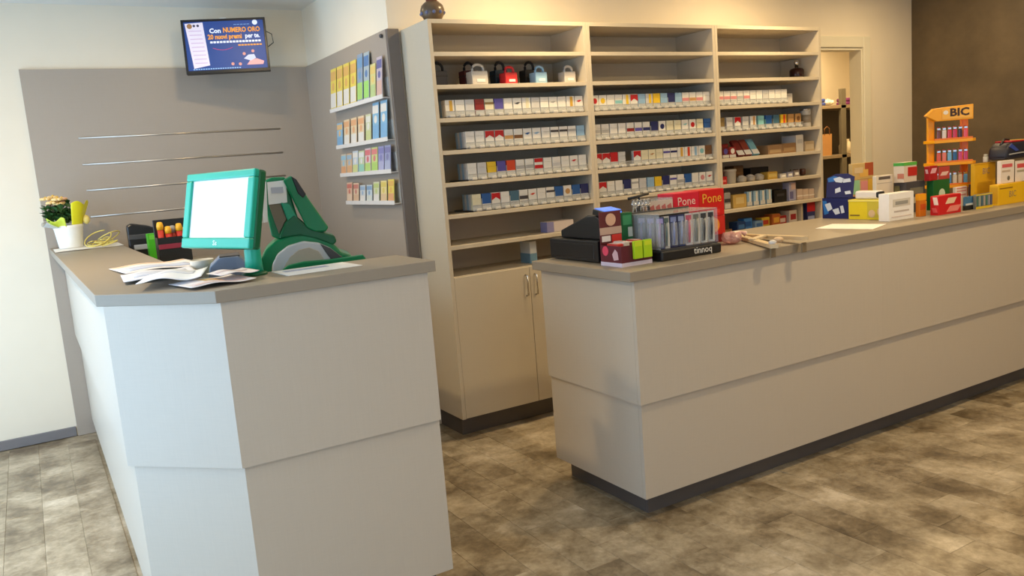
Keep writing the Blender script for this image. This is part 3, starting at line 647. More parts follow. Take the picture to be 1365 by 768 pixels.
RK = [(1.918, 5.25, 4.345, 'top'), (1.684, 5.205, 4.335, 'second'), (1.505, 5.185, 4.33, 'third'), (1.328, 5.13, 4.325, 'bottom')]
for z, y1, y0, n in RK: ticket_rack(z, y0, y1, n)
Y_, O_, WH = (238, 206, 40), (226, 160, 50), (232, 226, 216)
rows = [
 [(.265, .108, Y_, O_, WH, 'yellow')]*4 + [(.285, .095, (116, 140, 170), (70, 130, 190), (150, 210, 70), 'blue grey'), (.28, .09, (150, 170, 180), (40, 90, 160), (140, 220, 70), 'lime and blue'), (.20, .085, (214, 206, 110), (230, 190, 70), (170, 200, 110), 'yellow green'), (.225, .085, (190, 170, 180), (60, 60, 130), (214, 160, 140), 'mauve')],
 [(.155, .11, (110, 170, 210), (230, 170, 90), (80, 150, 205), 'sky blue')] + [(.165, .105, (232, 200, 150), (230, 150, 80), WH, 'orange topped')]*3 + [(.165, .09, (200, 206, 150), (226, 226, 210), (190, 200, 110), 'pale green')] + [(.22, .10, (100, 170, 214), WH, (90, 160, 214), 'tall blue')]*2,
 [(.135, .10, (200, 180, 150), (120, 180, 210), (226, 140, 70), 'orange and blue'), (.135, .1, (214, 170, 120), (130, 170, 200), (222, 150, 80), 'orange'), (.145, .1, (180, 200, 214), WH, (200, 206, 110), 'pale blue'), (.14, .1, (190, 206, 150), (226, 226, 226), (120, 200, 170), 'mint'), (.15, .1, (220, 190, 190), (214, 70, 80), (170, 214, 80), 'pink and lime'), (.15, .1, (200, 214, 110), (220, 90, 90), (160, 210, 70), 'lime'), (.15, .09, (130, 130, 190), (90, 90, 170), (160, 160, 206), 'violet'), (.15, .09, (120, 130, 180), (80, 80, 150), (150, 160, 200), 'indigo')],
 [(.13, .1, (226, 170, 130), (200, 70, 50), (230, 190, 150), 'salmon'), (.125, .1, (220, 180, 140), (190, 80, 60), (214, 160, 110), 'apricot'), (.11, .095, (206, 210, 210), (120, 160, 200), WH, 'grey white'), (.11, .095, (190, 206, 214), (90, 140, 190), (210, 214, 200), 'pale grey blue'), (.125, .095, (210, 214, 170), (180, 200, 90), WH, 'pale lime'), (.13, .095, (236, 210, 120), (220, 190, 50), (226, 180, 120), 'straw'), (.135, .09, (236, 204, 40), (230, 160, 40), (226, 140, 70), 'bright yellow')]]
for (z, y1, y0, n), row in zip(RK, rows):
    yy = y1-.005; tot = sum(r[1] for r in row); gap = (y1-y0-.02-tot)/max(1, len(row)-1); seen = {}
    for i, (h, w_, c1, c2, c3, nm) in enumerate(row):
        seen[nm] = seen.get(nm, 0)+1
        rep = sum(1 for r in row if r[5] == nm)
        lab = f'{nm} scratch ticket on the {n} ledge' if rep == 1 else f'{nm} scratch ticket, {ORD[seen[nm]-1]} of {rep} on the {n} ledge'
        ticket(lab, yy-w_/2, z, w_*.94, h, c1, c2, c3, f'scratch tickets on the {n} ledge')
        yy -= w_+gap

# ------------------------------------------------------------------ television
tv = thing('television', 'small flat television with a blue lottery advert on a wall arm', 'television', (1.247, 5.50, 2.373))
tv.rotation_euler = (-.098, 0, -(1.883-PI/2))
TW2, TH2 = .509/2, .338/2
B().box(-TW2, TW2, 0, .035, -TH2, TH2, .004, 2).build('casing', BLACK, tv)
B().box(-TW2+.06, TW2-.06, .035, .07, -TH2+.05, TH2-.05, .01).build('rear_housing', DKGREY, tv)
for a in ((-TW2, TW2, TH2-.014, TH2), (-TW2, TW2, -TH2, -TH2+.02), (-TW2, -TW2+.014, -TH2+.02, TH2-.014), (TW2-.014, TW2, -TH2+.02, TH2-.014)):
    B().box(a[0], a[1], -.006, .0, a[2], a[3], .0015).build('bezel', BLACK, tv)
def scr(r, g, b, e=.42): return mat('screen_%d_%d_%d' % (r, g, b), srgb(r, g, b), .45, .05, 8, emit=e)
sn = B().box(-TW2+.014, TW2-.014, -.0015, 0, -TH2+.02, TH2-.014).build('screen', scr(26, 62, 130), tv)
SR = PI/2
B().prism([(-.232, .145), (-.125, .150), (-.108, -.118), (-.205, -.135)], -.0022, -.0015, 'y').build('picture_ticket', scr(214, 206, 222), sn)
for k in range(9):
    zc = .095-k*.025; x = -.213+k*.0022; B().box(x, x+.075, -.0026, -.0022, zc, zc+.006).build('picture_row', scr(196, 176, 200), sn)
B().lathe([(.016, -.0027), (.016, -.0022)], (-.205, 0, .128), 14, 'y').build('picture_disc', scr(150, 110, 70), sn)
for x in (-.178, -.155): B().lathe([(.008, -.0027), (.008, -.0022)], (x, 0, .13), 10, 'y').build('picture_disc', scr(60, 60, 80), sn)
OR_, WS = scr(226, 150, 50), scr(220, 226, 240)
lettering('Con', .040, WS, sn, (-.055, -.0022, .094), (PI/2, 0, 0), bold=.0012)
lettering('NUMERO ORO', .042, OR_, sn, (.105, -.0022, .096), (PI/2, 0, 0), sx=.80, bold=.0014)
lettering('20 nuovi premi', .041, OR_, sn, (.0, -.0022, .056), (PI/2, 0, 0), sx=.82, bold=.0014)
lettering('per te.', .040, WS, sn, (.168, -.0022, .057), (PI/2, 0, 0), sx=.85, bold=.0012)
for k in range(16): B().box(-.092+k*.0195, -.092+k*.0195+.015, -.0022, -.0015, .018, .030).build('caption_dash', WS, sn)
for k in range(8): B().box(.075+k*.0185, .075+k*.0185+.015, -.0022, -.0015, -.004, .005).build('caption_dash', OR_, sn)
for k in range(5): B().box(.06+k*.02, .076+k*.02, -.0022, -.0015, .128, .132).build('caption_dash', scr(110, 150, 200), sn)
B().lathe([(.016, -.0022), (.016, -.0015)], (.19, 0, .14), 14, 'y').build('corner_logo', WS, sn)
for k in range(20): B().box(-.21+k*.0145, -.21+k*.0145+.0105, -.0022, -.0015, -.143, -.137).build('caption_dash', scr(140, 180, 220), sn)
B().prism([(.115, -.125), (.215, -.125), (.222, -.105), (.18, -.088), (.14, -.095)], -.0022, -.0015, 'y').build('picture_patch', scr(226, 160, 160), sn)
B().prism([(.10, -.085), (.13, -.062), (.165, -.060), (.175, -.085), (.14, -.10)], -.0026, -.0022, 'y').build('picture_patch', scr(190, 196, 220), sn)
for x, z in ((.03, -.115), (.075, -.118), (.105, -.055), (.16, -.04)): B().lathe([(.010, -.0022), (.010, -.0015)], (x, 0, z), 8, 'y').build('picture_disc', scr(200, 140, 130), sn)
B().tube([(-.08+.12*k/8, -.002, -.012-.014*math.sin(PI*k/8)) for k in range(9)], .0016, 6).build('picture_curve', scr(190, 70, 110), sn)
B().box(-.03, .03, .07, .085, -.05, .05, .003).build('arm_plate', DKGREY, tv)
arm = B().tube([(0, .08, 0), (.07, .2, .008), (.09, .345, .028)], .014, 10).build('wall_arm', DKGREY, tv, smooth=True)
B().box(-.04, .04, -.012, .006, -.06, .06, .003).rot(Matrix.Translation((.09, .352, .03)) @ Matrix.Rotation(.312, 4, 'Z') @ Matrix.Rotation(.098, 4, 'X')).build('arm_plate', DKGREY, tv)
B().tube([(TW2-.005, .03, .09), (TW2+.03, .05, .075), (TW2+.035, .05, .02), (TW2-.005, .045, -.01)], .003, 6).build('cable', BLACK, tv, smooth=True)
B().box(-.02, .02, -.004, .01, TH2, TH2+.006, .002).build('sensor', paint(240, 240, 235), tv)

# ------------------------------------------------------------------ storeroom rack seen through the doorway
rk = thing('storage_rack', 'dark metal storage rack in the room behind the doorway', 'rack', (6.95, 5.35, 0))
RKM = mat('rack_metal', (.16, .14, .10), .45)
for x, y in ((6.03, 5.16), (6.735, 5.16), (7.45, 5.16), (6.03, 5.54), (6.735, 5.54), (7.45, 5.54)): B().box(x-.035, x+.035, y-.015, y+.015, 0, 1.95, .002).build('upright', RKM, rk, world=True)
for z in (.35, .85, 1.34, 1.80): B().box(6.0, 7.49, 5.145, 5.56, z-.03, z, .002).build('rack_shelf', mat('rack_shelf_brown', (.30, .23, .15), .5), rk, world=True)
B().box(6.0, 7.49, 5.56, 5.57, .35, 1.78).build('rack_back', mat('rack_back_dark', (.05, .038, .026), .6), rk, world=True)
t = thing('paper_bag', 'brown paper bag with handles on the storeroom rack', 'bag', (6.56, 5.25, 1.3406))
B().prism([(-.065, 0), (.065, 0), (.07, .20), (-.07, .20)], -.05, .05, 'y').build('bag_body', paint(190, 140, 84, .7), t)
for y in (-.051, .051): B().tube([(-.035, y, .19), (-.035, y, .25), (0, y, .27), (.035, y, .25), (.035, y, .19)], .004, 6).build('bag_handle', paint(160, 110, 64), t, smooth=True)
t = thing('white_jug', 'white jug on the storeroom rack beside the upright', 'jug', (6.86, 5.23, 1.3406))
B().lathe([(.05, 0), (.06, .01), (.062, .08), (.045, .11), (.035, .13), (.04, .14)], n=22).build('jug_body', paint(226, 214, 186), t, smooth=True)
B().tube([(.055, 0, .03), (.09, 0, .05), (.09, 0, .09), (.05, 0, .10)], .008, 8).build('jug_handle', paint(226, 214, 186), t, smooth=True)
for x, c, n in ((6.50, (60, 76, 150), 'blue'), (6.93, (120, 50, 110), 'purple')):
    t = thing('folded_cloth', f'{n} folded cloth on top shelf of the storeroom rack', 'cloth', (x, 5.27, 1.80))
    for k in range(2): B().box(-.07+.005*k, .07-.003*k, -.06, .06, .035*k+.0005, .035*k+.034, .012, 3).build('fold', paint(*c, .8), t, smooth=True)
t = thing('white_bag', 'crumpled white bag on top shelf of the storeroom rack', 'bag', (6.64, 5.25, 1.8006))
b_ = B().ball((0, 0, .03), .05, .06, .03, 3)
for v in b_.bm.verts: v.co *= 1+.12*math.sin(v.co.x*130)*math.cos(v.co.y*110)
for v in b_.bm.verts: v.co.z = max(v.co.z, 0)
b_.build('bag_body', paint(220, 212, 196), t)
B().tube([(-.01, 0, .05), (0, 0, .068), (.012, 0, .06)], .006, 6).build('bag_knot', paint(220, 212, 196), t)

# ------------------------------------------------------------------ on the tall counter: flowers
t = thing('flower_pot', 'white pot of pink flowers wrapped in yellow paper on the tall counter', 'potted flowers', (.215, 5.56, LZ+.0058))
B().lathe([(.060, 0), (.064, .005), (.078, .115), (.086, .135), (.082, .137), (.074, .118), (.06, .02)], n=28).build('pot', paint(240, 238, 232, .5), t, smooth=True)
rr = random.Random(3)
def leafball(n, cx, cy, cz, r, rz_, size):
    bb = B()
    for _ in range(n):
        a, e = rr.uniform(0, 2*PI), rr.uniform(-.3, 1)
        q = Vector((cx+r*math.cos(a)*math.sqrt(rr.random()), cy+r*math.sin(a)*math.sqrt(rr.random()), cz+rz_*e*rr.random()))
        d = Vector((rr.uniform(-1, 1), rr.uniform(-1, 1), rr.uniform(.1, 1))).normalized(); s_ = d.cross(Vector((0, 0, 1))).normalized()*size*.4
        tip = q+d*size; mid = q+d*size*.5+Vector((0, 0, .004))
        v = [bb.bm.verts.new(p_) for p_ in (q, mid+s_, tip, mid-s_)]; v2 = [bb.bm.verts.new(Vector(p_)-Vector((0, 0, .0015))) for p_ in (q, mid+s_, tip, mid-s_)]
        bb.bm.faces.new(v); bb.bm.faces.new(v2[::-1])
    return bb
f_ = leafball(220, -.025, .0, .17, .085, .10, .045).build('foliage', mat('leaf_green', (.045, .12, .03), .5, .4, 40), t); f_['kind'] = 'stuff'
for k in range(9):
    a = 2*PI*k/9; q = (-.045+.055*math.cos(a)*rr.uniform(.3, 1), -.02+.05*math.sin(a), .25+rr.uniform(0, .06))
    fb = B()
    for j in range(6):
        an = 2*PI*j/6; fb.ball((q[0]+.019*math.cos(an), q[1]+.019*math.sin(an), q[2]), .015, .015, .010, 1)
    fo = fb.build('flower', paint(*rr.choice([(236, 190, 160), (240, 206, 140), (232, 176, 170)])), t, smooth=True)
    B().ball((q[0], q[1], q[2]+.007), .009, sub=1).build('flower_centre', paint(230, 190, 80), fo)
def wrapf(a0, a1, r0, r1, h0, h1, wob):
    def g(u, v):
        a = a0+(a1-a0)*u; r = r0+(r1-r0)*v+.008*math.sin(u*wob)*v
        return (r*math.cos(a), r*math.sin(a), h0+(h1-h0)*v+.012*math.sin(u*wob*1.3)*v)
    return g
YEL = paint(236, 230, 40, .45)
B().sheet(wrapf(-1.35, .5, .074, .122, .12, .262, 9), 22, 6, .002).build('yellow_wrap', YEL, t, smooth=True)
B().sheet(wrapf(-2.9, -1.7, .076, .112, .12, .175, 7), 14, 5, .002).build('yellow_wrap', paint(206, 222, 70, .45), t, smooth=True)
B().sheet(wrapf(2.4, 4.2, .085, .135, .125, .150, 8), 14, 5, .002).build('clear_wrap', CLOUDY, t, smooth=True)
B().ball((.10, -.03, .16), .02, .02, .028, 2).build('ribbon_knot', paint(226, 206, 120), t, smooth=True)
t = thing('raffia_ribbon', 'loose loops of yellow raffia ribbon lying beside the flower pot', 'ribbon', (.38, 5.42, LZ+.0085))
RAF = paint(224, 206, 110, .6)
for k in range(7):
    ph = k*.9; cx, cy = rr.uniform(-.05, .05), rr.uniform(-.22, .12); rx, ry, hh = rr.uniform(.035, .075), rr.uniform(.08, .16), rr.uniform(.015, .085)
    B().tube([(cx+rx*math.cos(2*PI*j/18+ph), cy+ry*math.sin(2*PI*j/18+ph), .003+hh*(.5+.5*math.sin(2*PI*j/18*1.0+ph*1.7))) for j in range(17)], .0035, 5).build('raffia_strand', RAF, t, smooth=True)
tag(B().sheet(lambda u, v: (.12+.36*u, 5.28+.36*v+.05*u, LZ+.0035+.0015*math.sin(u*5)), 10, 4, .0012).build('paper_sheet', PAPER), 'white paper sheet under the flower pot and ribbon', 'paper')
# leaflets
def leaflet(label, c, w_, l_, rz, z, m, bands, group='folded leaflets on the tall counter', curl=.02):
    t = thing('leaflet', label, 'leaflet', (c[0], c[1], LZ+z), rz, group)
    f = lambda u, v: ((u-.5)*w_, (v-.5)*l_, .0045+curl*(.5-.5*math.cos(u*PI*2.6))*.32+.004*(1-u)*(1-v))
    B().sheet(f, 22, 6, .0012).build('page', m, t, smooth=True)
    for (u0, u1, v0, v1, cc) in bands:
        B().sheet(lambda u, v: Vector(f(u0+(u1-u0)*u, v0+(v1-v0)*v))+Vector((0, 0, .0012)), 12, 3, .0008).build('print', cc, t, smooth=True)
LP = paint(236, 230, 230, .6)
leaflet('folded white leaflet with peach edge, nearest the flowers', (.42, 3.50), .29, .36, .08, .001, LP, [(.02, .98, .85, .98, paint(236, 206, 180, .6)), (.1, .9, .2, .6, paint(190, 200, 224, .6))])
leaflet('folded leaflet with blue print, under the white ones', (.38, 3.13), .24, .32, -.06, .003, paint(226, 228, 238, .6), [(.15, .9, .3, .8, paint(200, 208, 228, .6))])
leaflet('crumpled white leaflet at the cut corner of the counter', (.39, 2.85), .19, .30, -.25, .017, paint(246, 246, 248, .6), [(.2, .8, .6, .9, paint(226, 226, 234, .6))], curl=.035)
leaflet('white leaflet with orange print on the front edge of the counter', (.475, 2.68), .20, .22, .15, .002, LP, [(.35, .65, .4, .75, paint(232, 190, 130, .6)), (.1, .9, .12, .28, paint(234, 206, 200, .6))])
leaflet('pale pink leaflet nearest the monitor post', (.545, 2.705), .12, .16, .1, .020, paint(238, 226, 224, .6), [(.1, .9, .5, .7, paint(222, 200, 200, .6))])
t = thing('form_sheet', 'white form with a grey bar lying before the green machine', 'paper', (.815, 2.70, LZ+.0003))
B().box(-.125, .13, -.09, .09, 0, .0015).rot(Matrix.Rotation(.05, 4, 'Z')).build('page', PAPER, t)
B().box(-.10, .05, .01, .05, .0015, .0022).rot(Matrix.Rotation(.05, 4, 'Z')).build('print', paint(176, 182, 206), t)

# ------------------------------------------------------------------ green lottery terminal monitor
GRN = paint(22, 168, 140, .3); GRD = mat('terminal_green', (.0, .20, .07), .3, .06); GRDK = mat('terminal_dark_green', (0, .11, .04), .35)
mon = thing('terminal_monitor', 'green framed touch monitor with a bright white screen', 'monitor', (.565, 2.87, LZ))
TH = 2.802; a_ = Vector((math.sin(TH), math.cos(TH), 0)); rzM = math.atan2(a_.y, a_.x)
mon.rotation_euler = (0, 0, rzM)
MZ = 1.42-LZ
RM = Matrix.Translation((0, 0, MZ)) @ Matrix.Rotation(-.234, 4, 'X')
hw, hh = .21, .129
B().box(-hw, hw, .0, .03, -hh, hh, .008, 2).rot(RM).build('rear_shell', GRDK, mon)
for q in ((-hw, hw, hh-.026, hh), (-hw, hw, -hh, -hh+.036), (-hw, -hw+.036, -hh+.036, hh-.026), (hw-.036, hw, -hh+.036, hh-.026)):
    B().box(q[0], q[1], -.016, .004, q[2], q[3], .005, 2).rot(RM).build('frame', GRN, mon)
B().box(-hw+.034, hw-.034, -.007, -.001, -hh+.034, hh-.024).rot(RM).build('screen', mat('white_screen', (.50, .525, .60), .1, .04, 6, emit=.72), mon)
lo = lettering('Sis', .024, paint(236, 250, 246), mon, (0, 0, 0), (0, 0, 0), depth=.0008)
lo.matrix_local = RM @ Matrix.Translation((.01, -.0162, -hh+.017)) @ Matrix.Rotation(PI/2, 4, 'X')
B().tube([(.122, .028, MZ-.03), (.120, .026, MZ-.10), (.117, .026, .05), (.116, .026, .008)], [.026, .026, .027, .030], 14).build('post', GRN, mon, smooth=True)
B().lathe([(.042, .0005), (.042, .007), (.03, .012)], (.116, .026, 0), 24).build('foot', GRDK, mon, smooth=True)

# receipt printer and cup beside the monitor
t = thing('receipt_printer', 'grey rounded receipt printer under the green monitor', 'printer', (.60, 3.07, DZK), -.2)
B().prism([(-.07, 0), (.07, 0), (.07, .165), (.045, .19), (-.02, .19), (-.055, .16), (-.07, .10)], -.075, .075, 'y', .004).build('housing', paint(132, 146, 170, .35), t)
B().box(-.02, .05, -.06, .06, .188, .194, .002).build('paper_slot', DKGREY, t); B().box(.02, .058, -.0765, -.0745, .03, .15, .0006).build('side_panel', paint(112, 124, 146), t)
t = thing('beige_cup', 'round off white cup behind the leaflets', 'cup', (.552, 3.27, DZK))
B().lathe([(.032, 0), (.034, .004), (.042, .15), (.044, .17), (.040, .172), (.036, .15), (.03, .02)], n=24).build('cup_body', paint(214, 206, 190), t, smooth=True)
B().lathe([(.0395, .150), (.0395, .154)], n=24).build('cup_filling', DKGREY, t)

# ------------------------------------------------------------------ green ticket machine
MP = Vector((.83, 3.04, DZK)); MH = math.atan2(MP.x, MP.y)
mac = thing('ticket_machine', 'green lottery ticket machine with a silver drum and a raised slanted reader arm', 'ticket machine', MP, -MH)
ex = Vector((math.cos(-MH), math.sin(-MH), 0)); en = Vector((math.sin(MH), math.cos(MH), 0))
def mp(pts, dy=0):
    out = []
    for u, v in pts:
        d = ray(u, v); t_ = (MP+en*dy-EYE).dot(en)/d.dot(en); q = EYE+d*t_-MP
        out.append((q.dot(ex), max(q.z, 0)))
    return out
def slab(name, pts, y0, y1, m, bev=.004, ref=0, smooth=False):
    return B().prism(mp(pts, ref), y0, y1, 'y', bev).build(name, m, mac, smooth=smooth)
slab('base', [(350, 395), (348, 345), (354, 333), (366, 322), (384, 315), (405, 312), (428, 316), (444, 324), (455, 336), (470, 341), (478, 375)], 0, .20, GRD, .008)
slab('drum_cover', [(362, 385), (363, 352), (370, 338), (384, 327), (404, 321), (424, 323), (440, 330), (454, 341), (458, 370)], -.03, .01, paint(196, 200, 204, .2), .006)
slab('drum_face', [(378, 385), (379, 354), (386, 342), (398, 332), (412, 329), (424, 334), (432, 345), (434, 372)], -.036, -.028, paint(176, 168, 152, .4), .002)
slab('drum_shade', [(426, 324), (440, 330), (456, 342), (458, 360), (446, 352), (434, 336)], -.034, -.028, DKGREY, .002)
slab('front_skirt', [(370, 385), (371, 362), (384, 352), (404, 347), (440, 344), (482, 338), (486, 343), (484, 372)], -.06, -.034, GRD, .004)
slab('reader_arm', [(377, 240), (388, 234), (394, 240), (438, 303), (434, 309), (420, 309), (409, 304)], -.01, .14, GRD, .006)
slab('arm_cap', [(388, 235), (395, 239), (408, 259), (404, 264), (397, 258)], -.014, .145, BLACK, .003)
slab('arm_hinge', [(372, 318), (380, 296), (392, 286), (410, 302), (428, 309), (446, 314), (449, 322), (444, 327), (420, 318), (400, 314)], -.004, .12, GRDK, .006)
slab('arm_wing', [(352, 241), (362, 236), (380, 236), (397, 290), (388, 312), (372, 320), (362, 316), (352, 270)], .02, .12, GRD, .006)
slab('inner_window', [(358, 272), (374, 272), (382, 292), (372, 312), (366, 296)], .008, .022, paint(120, 108, 84, .3), .002)
slab('brace', [(374, 270), (386, 272), (404, 303), (396, 312), (384, 296)], -.002, .05, mat('terminal_teal', (.01, .30, .16), .3), .004)
slab('posted_note', [(356, 243), (381, 240), (383, 270), (358, 273)], .004, .008, PAPER, 0)
slab('note_text', [(361, 250), (377, 249), (378, 257), (362, 258)], .002, .0045, paint(190, 190, 200), 0)
slab('paper_strip', [(347, 244), (355, 242), (357, 296), (351, 297)], -.004, .0, PAPER, 0)
slab('paper_strip', [(344, 256), (347, 252), (350, 297), (345, 298)], -.012, -.008, PAPER, 0)

# things on the desk behind the left arm of the counter
t = thing('label_dispenser', 'black plastic dispenser on the desk behind the flowers', 'dispenser', (.585, 5.28, DZK), -.06)
B().prism([(-.085, 0), (.085, 0), (.085, .22), (.03, .245), (-.06, .265), (-.085, .25)], -.06, .06, 'y', .008).build('housing', BLACK, t)
B().box(-.083, .083, -.066, -.058, .17, .20, .003).build('front_ridge', DKGREY, t); B().box(-.06, .06, -.066, -.058, .11, .14, .003).build('front_ridge', GREYP, t)
carton('green_box', 'bright green upright box between black dispenser and lighter stand', 'box', .575, .65, 5.0, 5.07, DZK, DZK+.205, paint(70, 176, 30), [('F', .1, .9, .85, .97, paint(110, 200, 60)), ('L', .1, .9, .3, .6, paint(60, 150, 30))])
t = thing('marker_stand', 'black stand behind the green monitor holding red and yellow markers', 'stand', (.64, 4.62, DZK))
open_box(t, -.07, .09, -.05, .05, 0, .20, BLACK, .004)
B().box(-.068, .088, -.054, -.0495, .14, .165, .001).build('trim_band', paint(140, 40, 60), t); B().box(-.068, .088, .052, .07, 0, .29, .002).build('stand_back', BLACK, t)
for i, (dx, dy, h_) in enumerate(((-.046, -.024, .275), (-.010, -.026, .25), (.016, .004, .25), (.045, -.026, .26), (.064, .012, .235))):
    g_ = thing('marker_pen', ['tallest red marker with yellow cap, left in the black stand', 'second red marker with yellow cap in the black stand', 'red marker with grey cap in the black stand', 'fourth marker with yellow cap in the black stand', 'rightmost red marker half hidden by the green monitor'][i], 'marker', (.64+dx, 4.62+dy, DZK+.006), 0, 'markers in the black stand')
    B().lathe([(.014, 0), (.015, .004), (.015, h_*.86)], n=16).build('barrel', paint(186, 44, 30), g_, smooth=True)
    B().lathe([(.0165, h_*.85), (.017, h_*.93), (.013, h_*.99), (.006, h_)], n=16).build('pen_cap', paint(240, 180, 40) if i != 2 else GREYP, g_, smooth=True)
t = thing('cable_coil', 'black cable hanging over the desk beside the cup', 'cable', (.62, 3.28, DZK+.006))
B().tube([(.01, .05, .004), (.04, .02, .07), (.05, -.02, .12), (.03, -.05, .07), (.045, -.08, .004)], .006, 8).build('cable', BLACK, t, smooth=True)

# ------------------------------------------------------------------ on the long counter, left end
cr = thing('cash_register', 'black cash register and drawer at the left end of the long counter', 'cash register', (2.24, 3.02, RZ))
B().box(2.062, 2.29, 2.80, 3.17, RZ+.004, RZ+.095, .004, 2).build('cash_drawer', BLACK, cr, world=True)
B().box(2.0605, 2.064, 2.83, 3.14, RZ+.018, RZ+.080, .001).build('drawer_front', BLACK, cr, world=True)
B().prism([(3.13, RZ+.096), (2.815, RZ+.096), (2.815, RZ+.180), (2.86, RZ+.20), (2.93, RZ+.196), (3.13, RZ+.13)], 2.10, 2.28, 'x', .006).build('register_body', BLACK, cr, world=True)
B().prism([(2.93, RZ+.199), (3.10, RZ+.143), (3.09, RZ+.139), (2.925, RZ+.194)], 2.115, 2.265, 'x').build('keyboard', DKGREY, cr, world=True)
B().prism([(2.80, RZ+.190), (2.88, RZ+.205), (2.872, RZ+.228), (2.792, RZ+.215)], 2.10, 2.20, 'x', .003).build('display_housing', BLACK, cr, world=True)
B().prism([(2.797, RZ+.217), (2.868, RZ+.2285), (2.8675, RZ+.231), (2.7965, RZ+.2195)], 2.106, 2.194, 'x').build('display', mat('blue_display', (.10, .22, .75), .2, .3, 30, emit=.8), cr, world=True)
B().prism([(2.792, RZ+.196), (2.797, RZ+.196), (2.791, RZ+.213), (2.786, RZ+.213)], 2.11, 2.19, 'x').build('display', mat('blue_display', (.1, .2, .7)), cr, world=True)
for x in (2.09, 2.26):
    for y in (2.83, 3.14): B().lathe([(.012, 0), (.012, .006)], (x, y, RZ), 10).build('rubber_foot', DKGREY, cr, world=True)
# chewing gum display
MAR = paint(92, 24, 36); g0 = thing('gum_display', 'maroon chewing gum display with header card and lime packs', 'display', (2.115, 2.68, RZ))
open_box(g0, -.078, .078, -.07, .07, 0, .085, MAR, .002)
B().box(-.078, .035, .066, .0695, .085, .220, .0008).build('header_card', paint(98, 36, 38), g0)
B().lathe([(.026, .063), (.026, .0662)], (-.02, 0, .186), 16, 'y').build('header_emblem', paint(214, 170, 140), g0)
B().box(-.078, .035, .0645, .0662, .125, .155).build('header_band', paint(190, 160, 140), g0)
B().box(-.07, -.025, .0640, .0662, .096, .120).build('header_patch', paint(230, 220, 210), g0); B().box(-.018, .033, .0640, .0662, .086, .122).build('header_patch', paint(206, 50, 40), g0)
B().box(-.0786, .0786, -.0712, -.0700, 0, .016).build('foot_band', paint(212, 200, 214), g0); B().box(-.0792, -.0780, -.07, .07, 0, .016).build('foot_band', paint(212, 200, 220), g0)
B().lathe([(.02, -.0795), (.02, -.0780)], (0, .035, .062), 16, 'x').build('side_emblem', paint(220, 70, 96), g0)
B().prism([(-.05, .03), (-.02, .025), (-.01, .05), (-.03, .072), (-.045, .06)], -.0795, -.0780, 'x').build('side_emblem', paint(206, 170, 176), g0)
for i, n in enumerate(('left', 'right')):
    carton('gum_pack', f'{n} of two lime green gum packs in the maroon display', 'gum pack', 2.092+i*.05, 2.136+i*.05, 2.596, 2.608, RZ+.028, RZ+.10, paint(170, 206, 20), [('F', .1, .9, .7, .95, paint(200, 216, 40))], 'lime gum packs')
for o in list(bpy.data.objects):
    if o.name.startswith('gum_pack'): o.parent = None
for i, c in enumerate(((206, 56, 50), (226, 216, 206), (120, 30, 44), (206, 60, 60))):
    carton('gum_pack', ['red', 'white', 'maroon', 'bright red'][i]+' gum pack standing inside the maroon display', 'gum pack', 2.05+i*.033, 2.08+i*.033, 2.65, 2.72, RZ+.0025, RZ+.09+.006*(i % 2), paint(*c), [('T', .1, .9, .1, .9, paint(226, 190, 180))], 'gum packs in the maroon display')
carton('green_carton', 'small green carton behind the maroon gum display', 'box', 2.163, 2.220, 2.757, 2.784, RZ, RZ+.205, paint(20, 96, 50), [('F', .1, .9, .75, .95, paint(60, 140, 90)), ('F', .55, .95, .5, .7, paint(190, 200, 190))])
# electronic cigarette display
e0 = thing('vaporizer_display', 'black based display of blister packs with white lettering on the long counter', 'display', (2.40, 2.70, RZ+.0006))
B().box(-.175, .165, -.115, .080, 0, .042, .008, 3).build('base', BLACK, e0)
B().box(-.165, .155, -.10, .074, .0421, .046).build('base_inset', DKGREY, e0)
lettering('tinnoq', .040, paint(230, 226, 218), e0, (.055, -.1155, .024), FACE_F)
B().box(-.17, .16, .074, .078, .044, .20, .001).build('rear_board', DKGREY, e0)
for x in (-.168, .158): B().box(x, x+.002, -.10, .073, .046, .19).build('side_sheet', CLEAR, e0)
B().box(-.168, .160, -.10, .073, .1915, .1935).build('lid_sheet', CLOUDY, e0)
cols = [((44, 36, 66), (150, 140, 180), 'dark violet'), ((40, 34, 60), (140, 130, 176), 'plum'), ((52, 40, 70), (160, 140, 180), 'violet'), ((206, 204, 200), (90, 110, 110), 'white'), ((44, 50, 92), (130, 140, 180), 'navy'), ((50, 60, 100), (150, 160, 190), 'blue'), ((214, 206, 206), (190, 90, 110), 'pink marked white'), ((210, 206, 198), (120, 120, 110), 'cream'), ((206, 206, 200), (60, 60, 60), 'black marked white'), ((214, 210, 206), (50, 50, 56), 'rightmost white')]
for i, (c, c2, n) in enumerate(cols):
    side = i < 3
    x = 2.40-.147+(0 if side else (i-3+.7)*.0425); y = (2.62+.058*(2-i)) if side else 2.618
    t = thing('blister_pack', f'{n} blister pack standing in the black vaporizer display', 'blister pack', (x, y, RZ+.0475), -PI/2+.55 if side else -.12, 'blister packs in the vaporizer display')
    B().box(-.018, .018, 0, .004, 0, .135, .001).build('backing_card', paint(*c, .35), t)
    B().tube([(-.004, -.003, .012), (-.002, -.005, .06), (.001, -.003, .112)], [.0065, .0065, .005], 8).build('cartridge', paint(*c2, .25), t, smooth=True)
    B().box(-.014, .014, -.0008, .0003, .108, .128).build('title_print', paint(*c2), t)
    B().box(-.016, .016, -.009, -.0005, .008, .105, .002).build('blister', CLEAR, t)
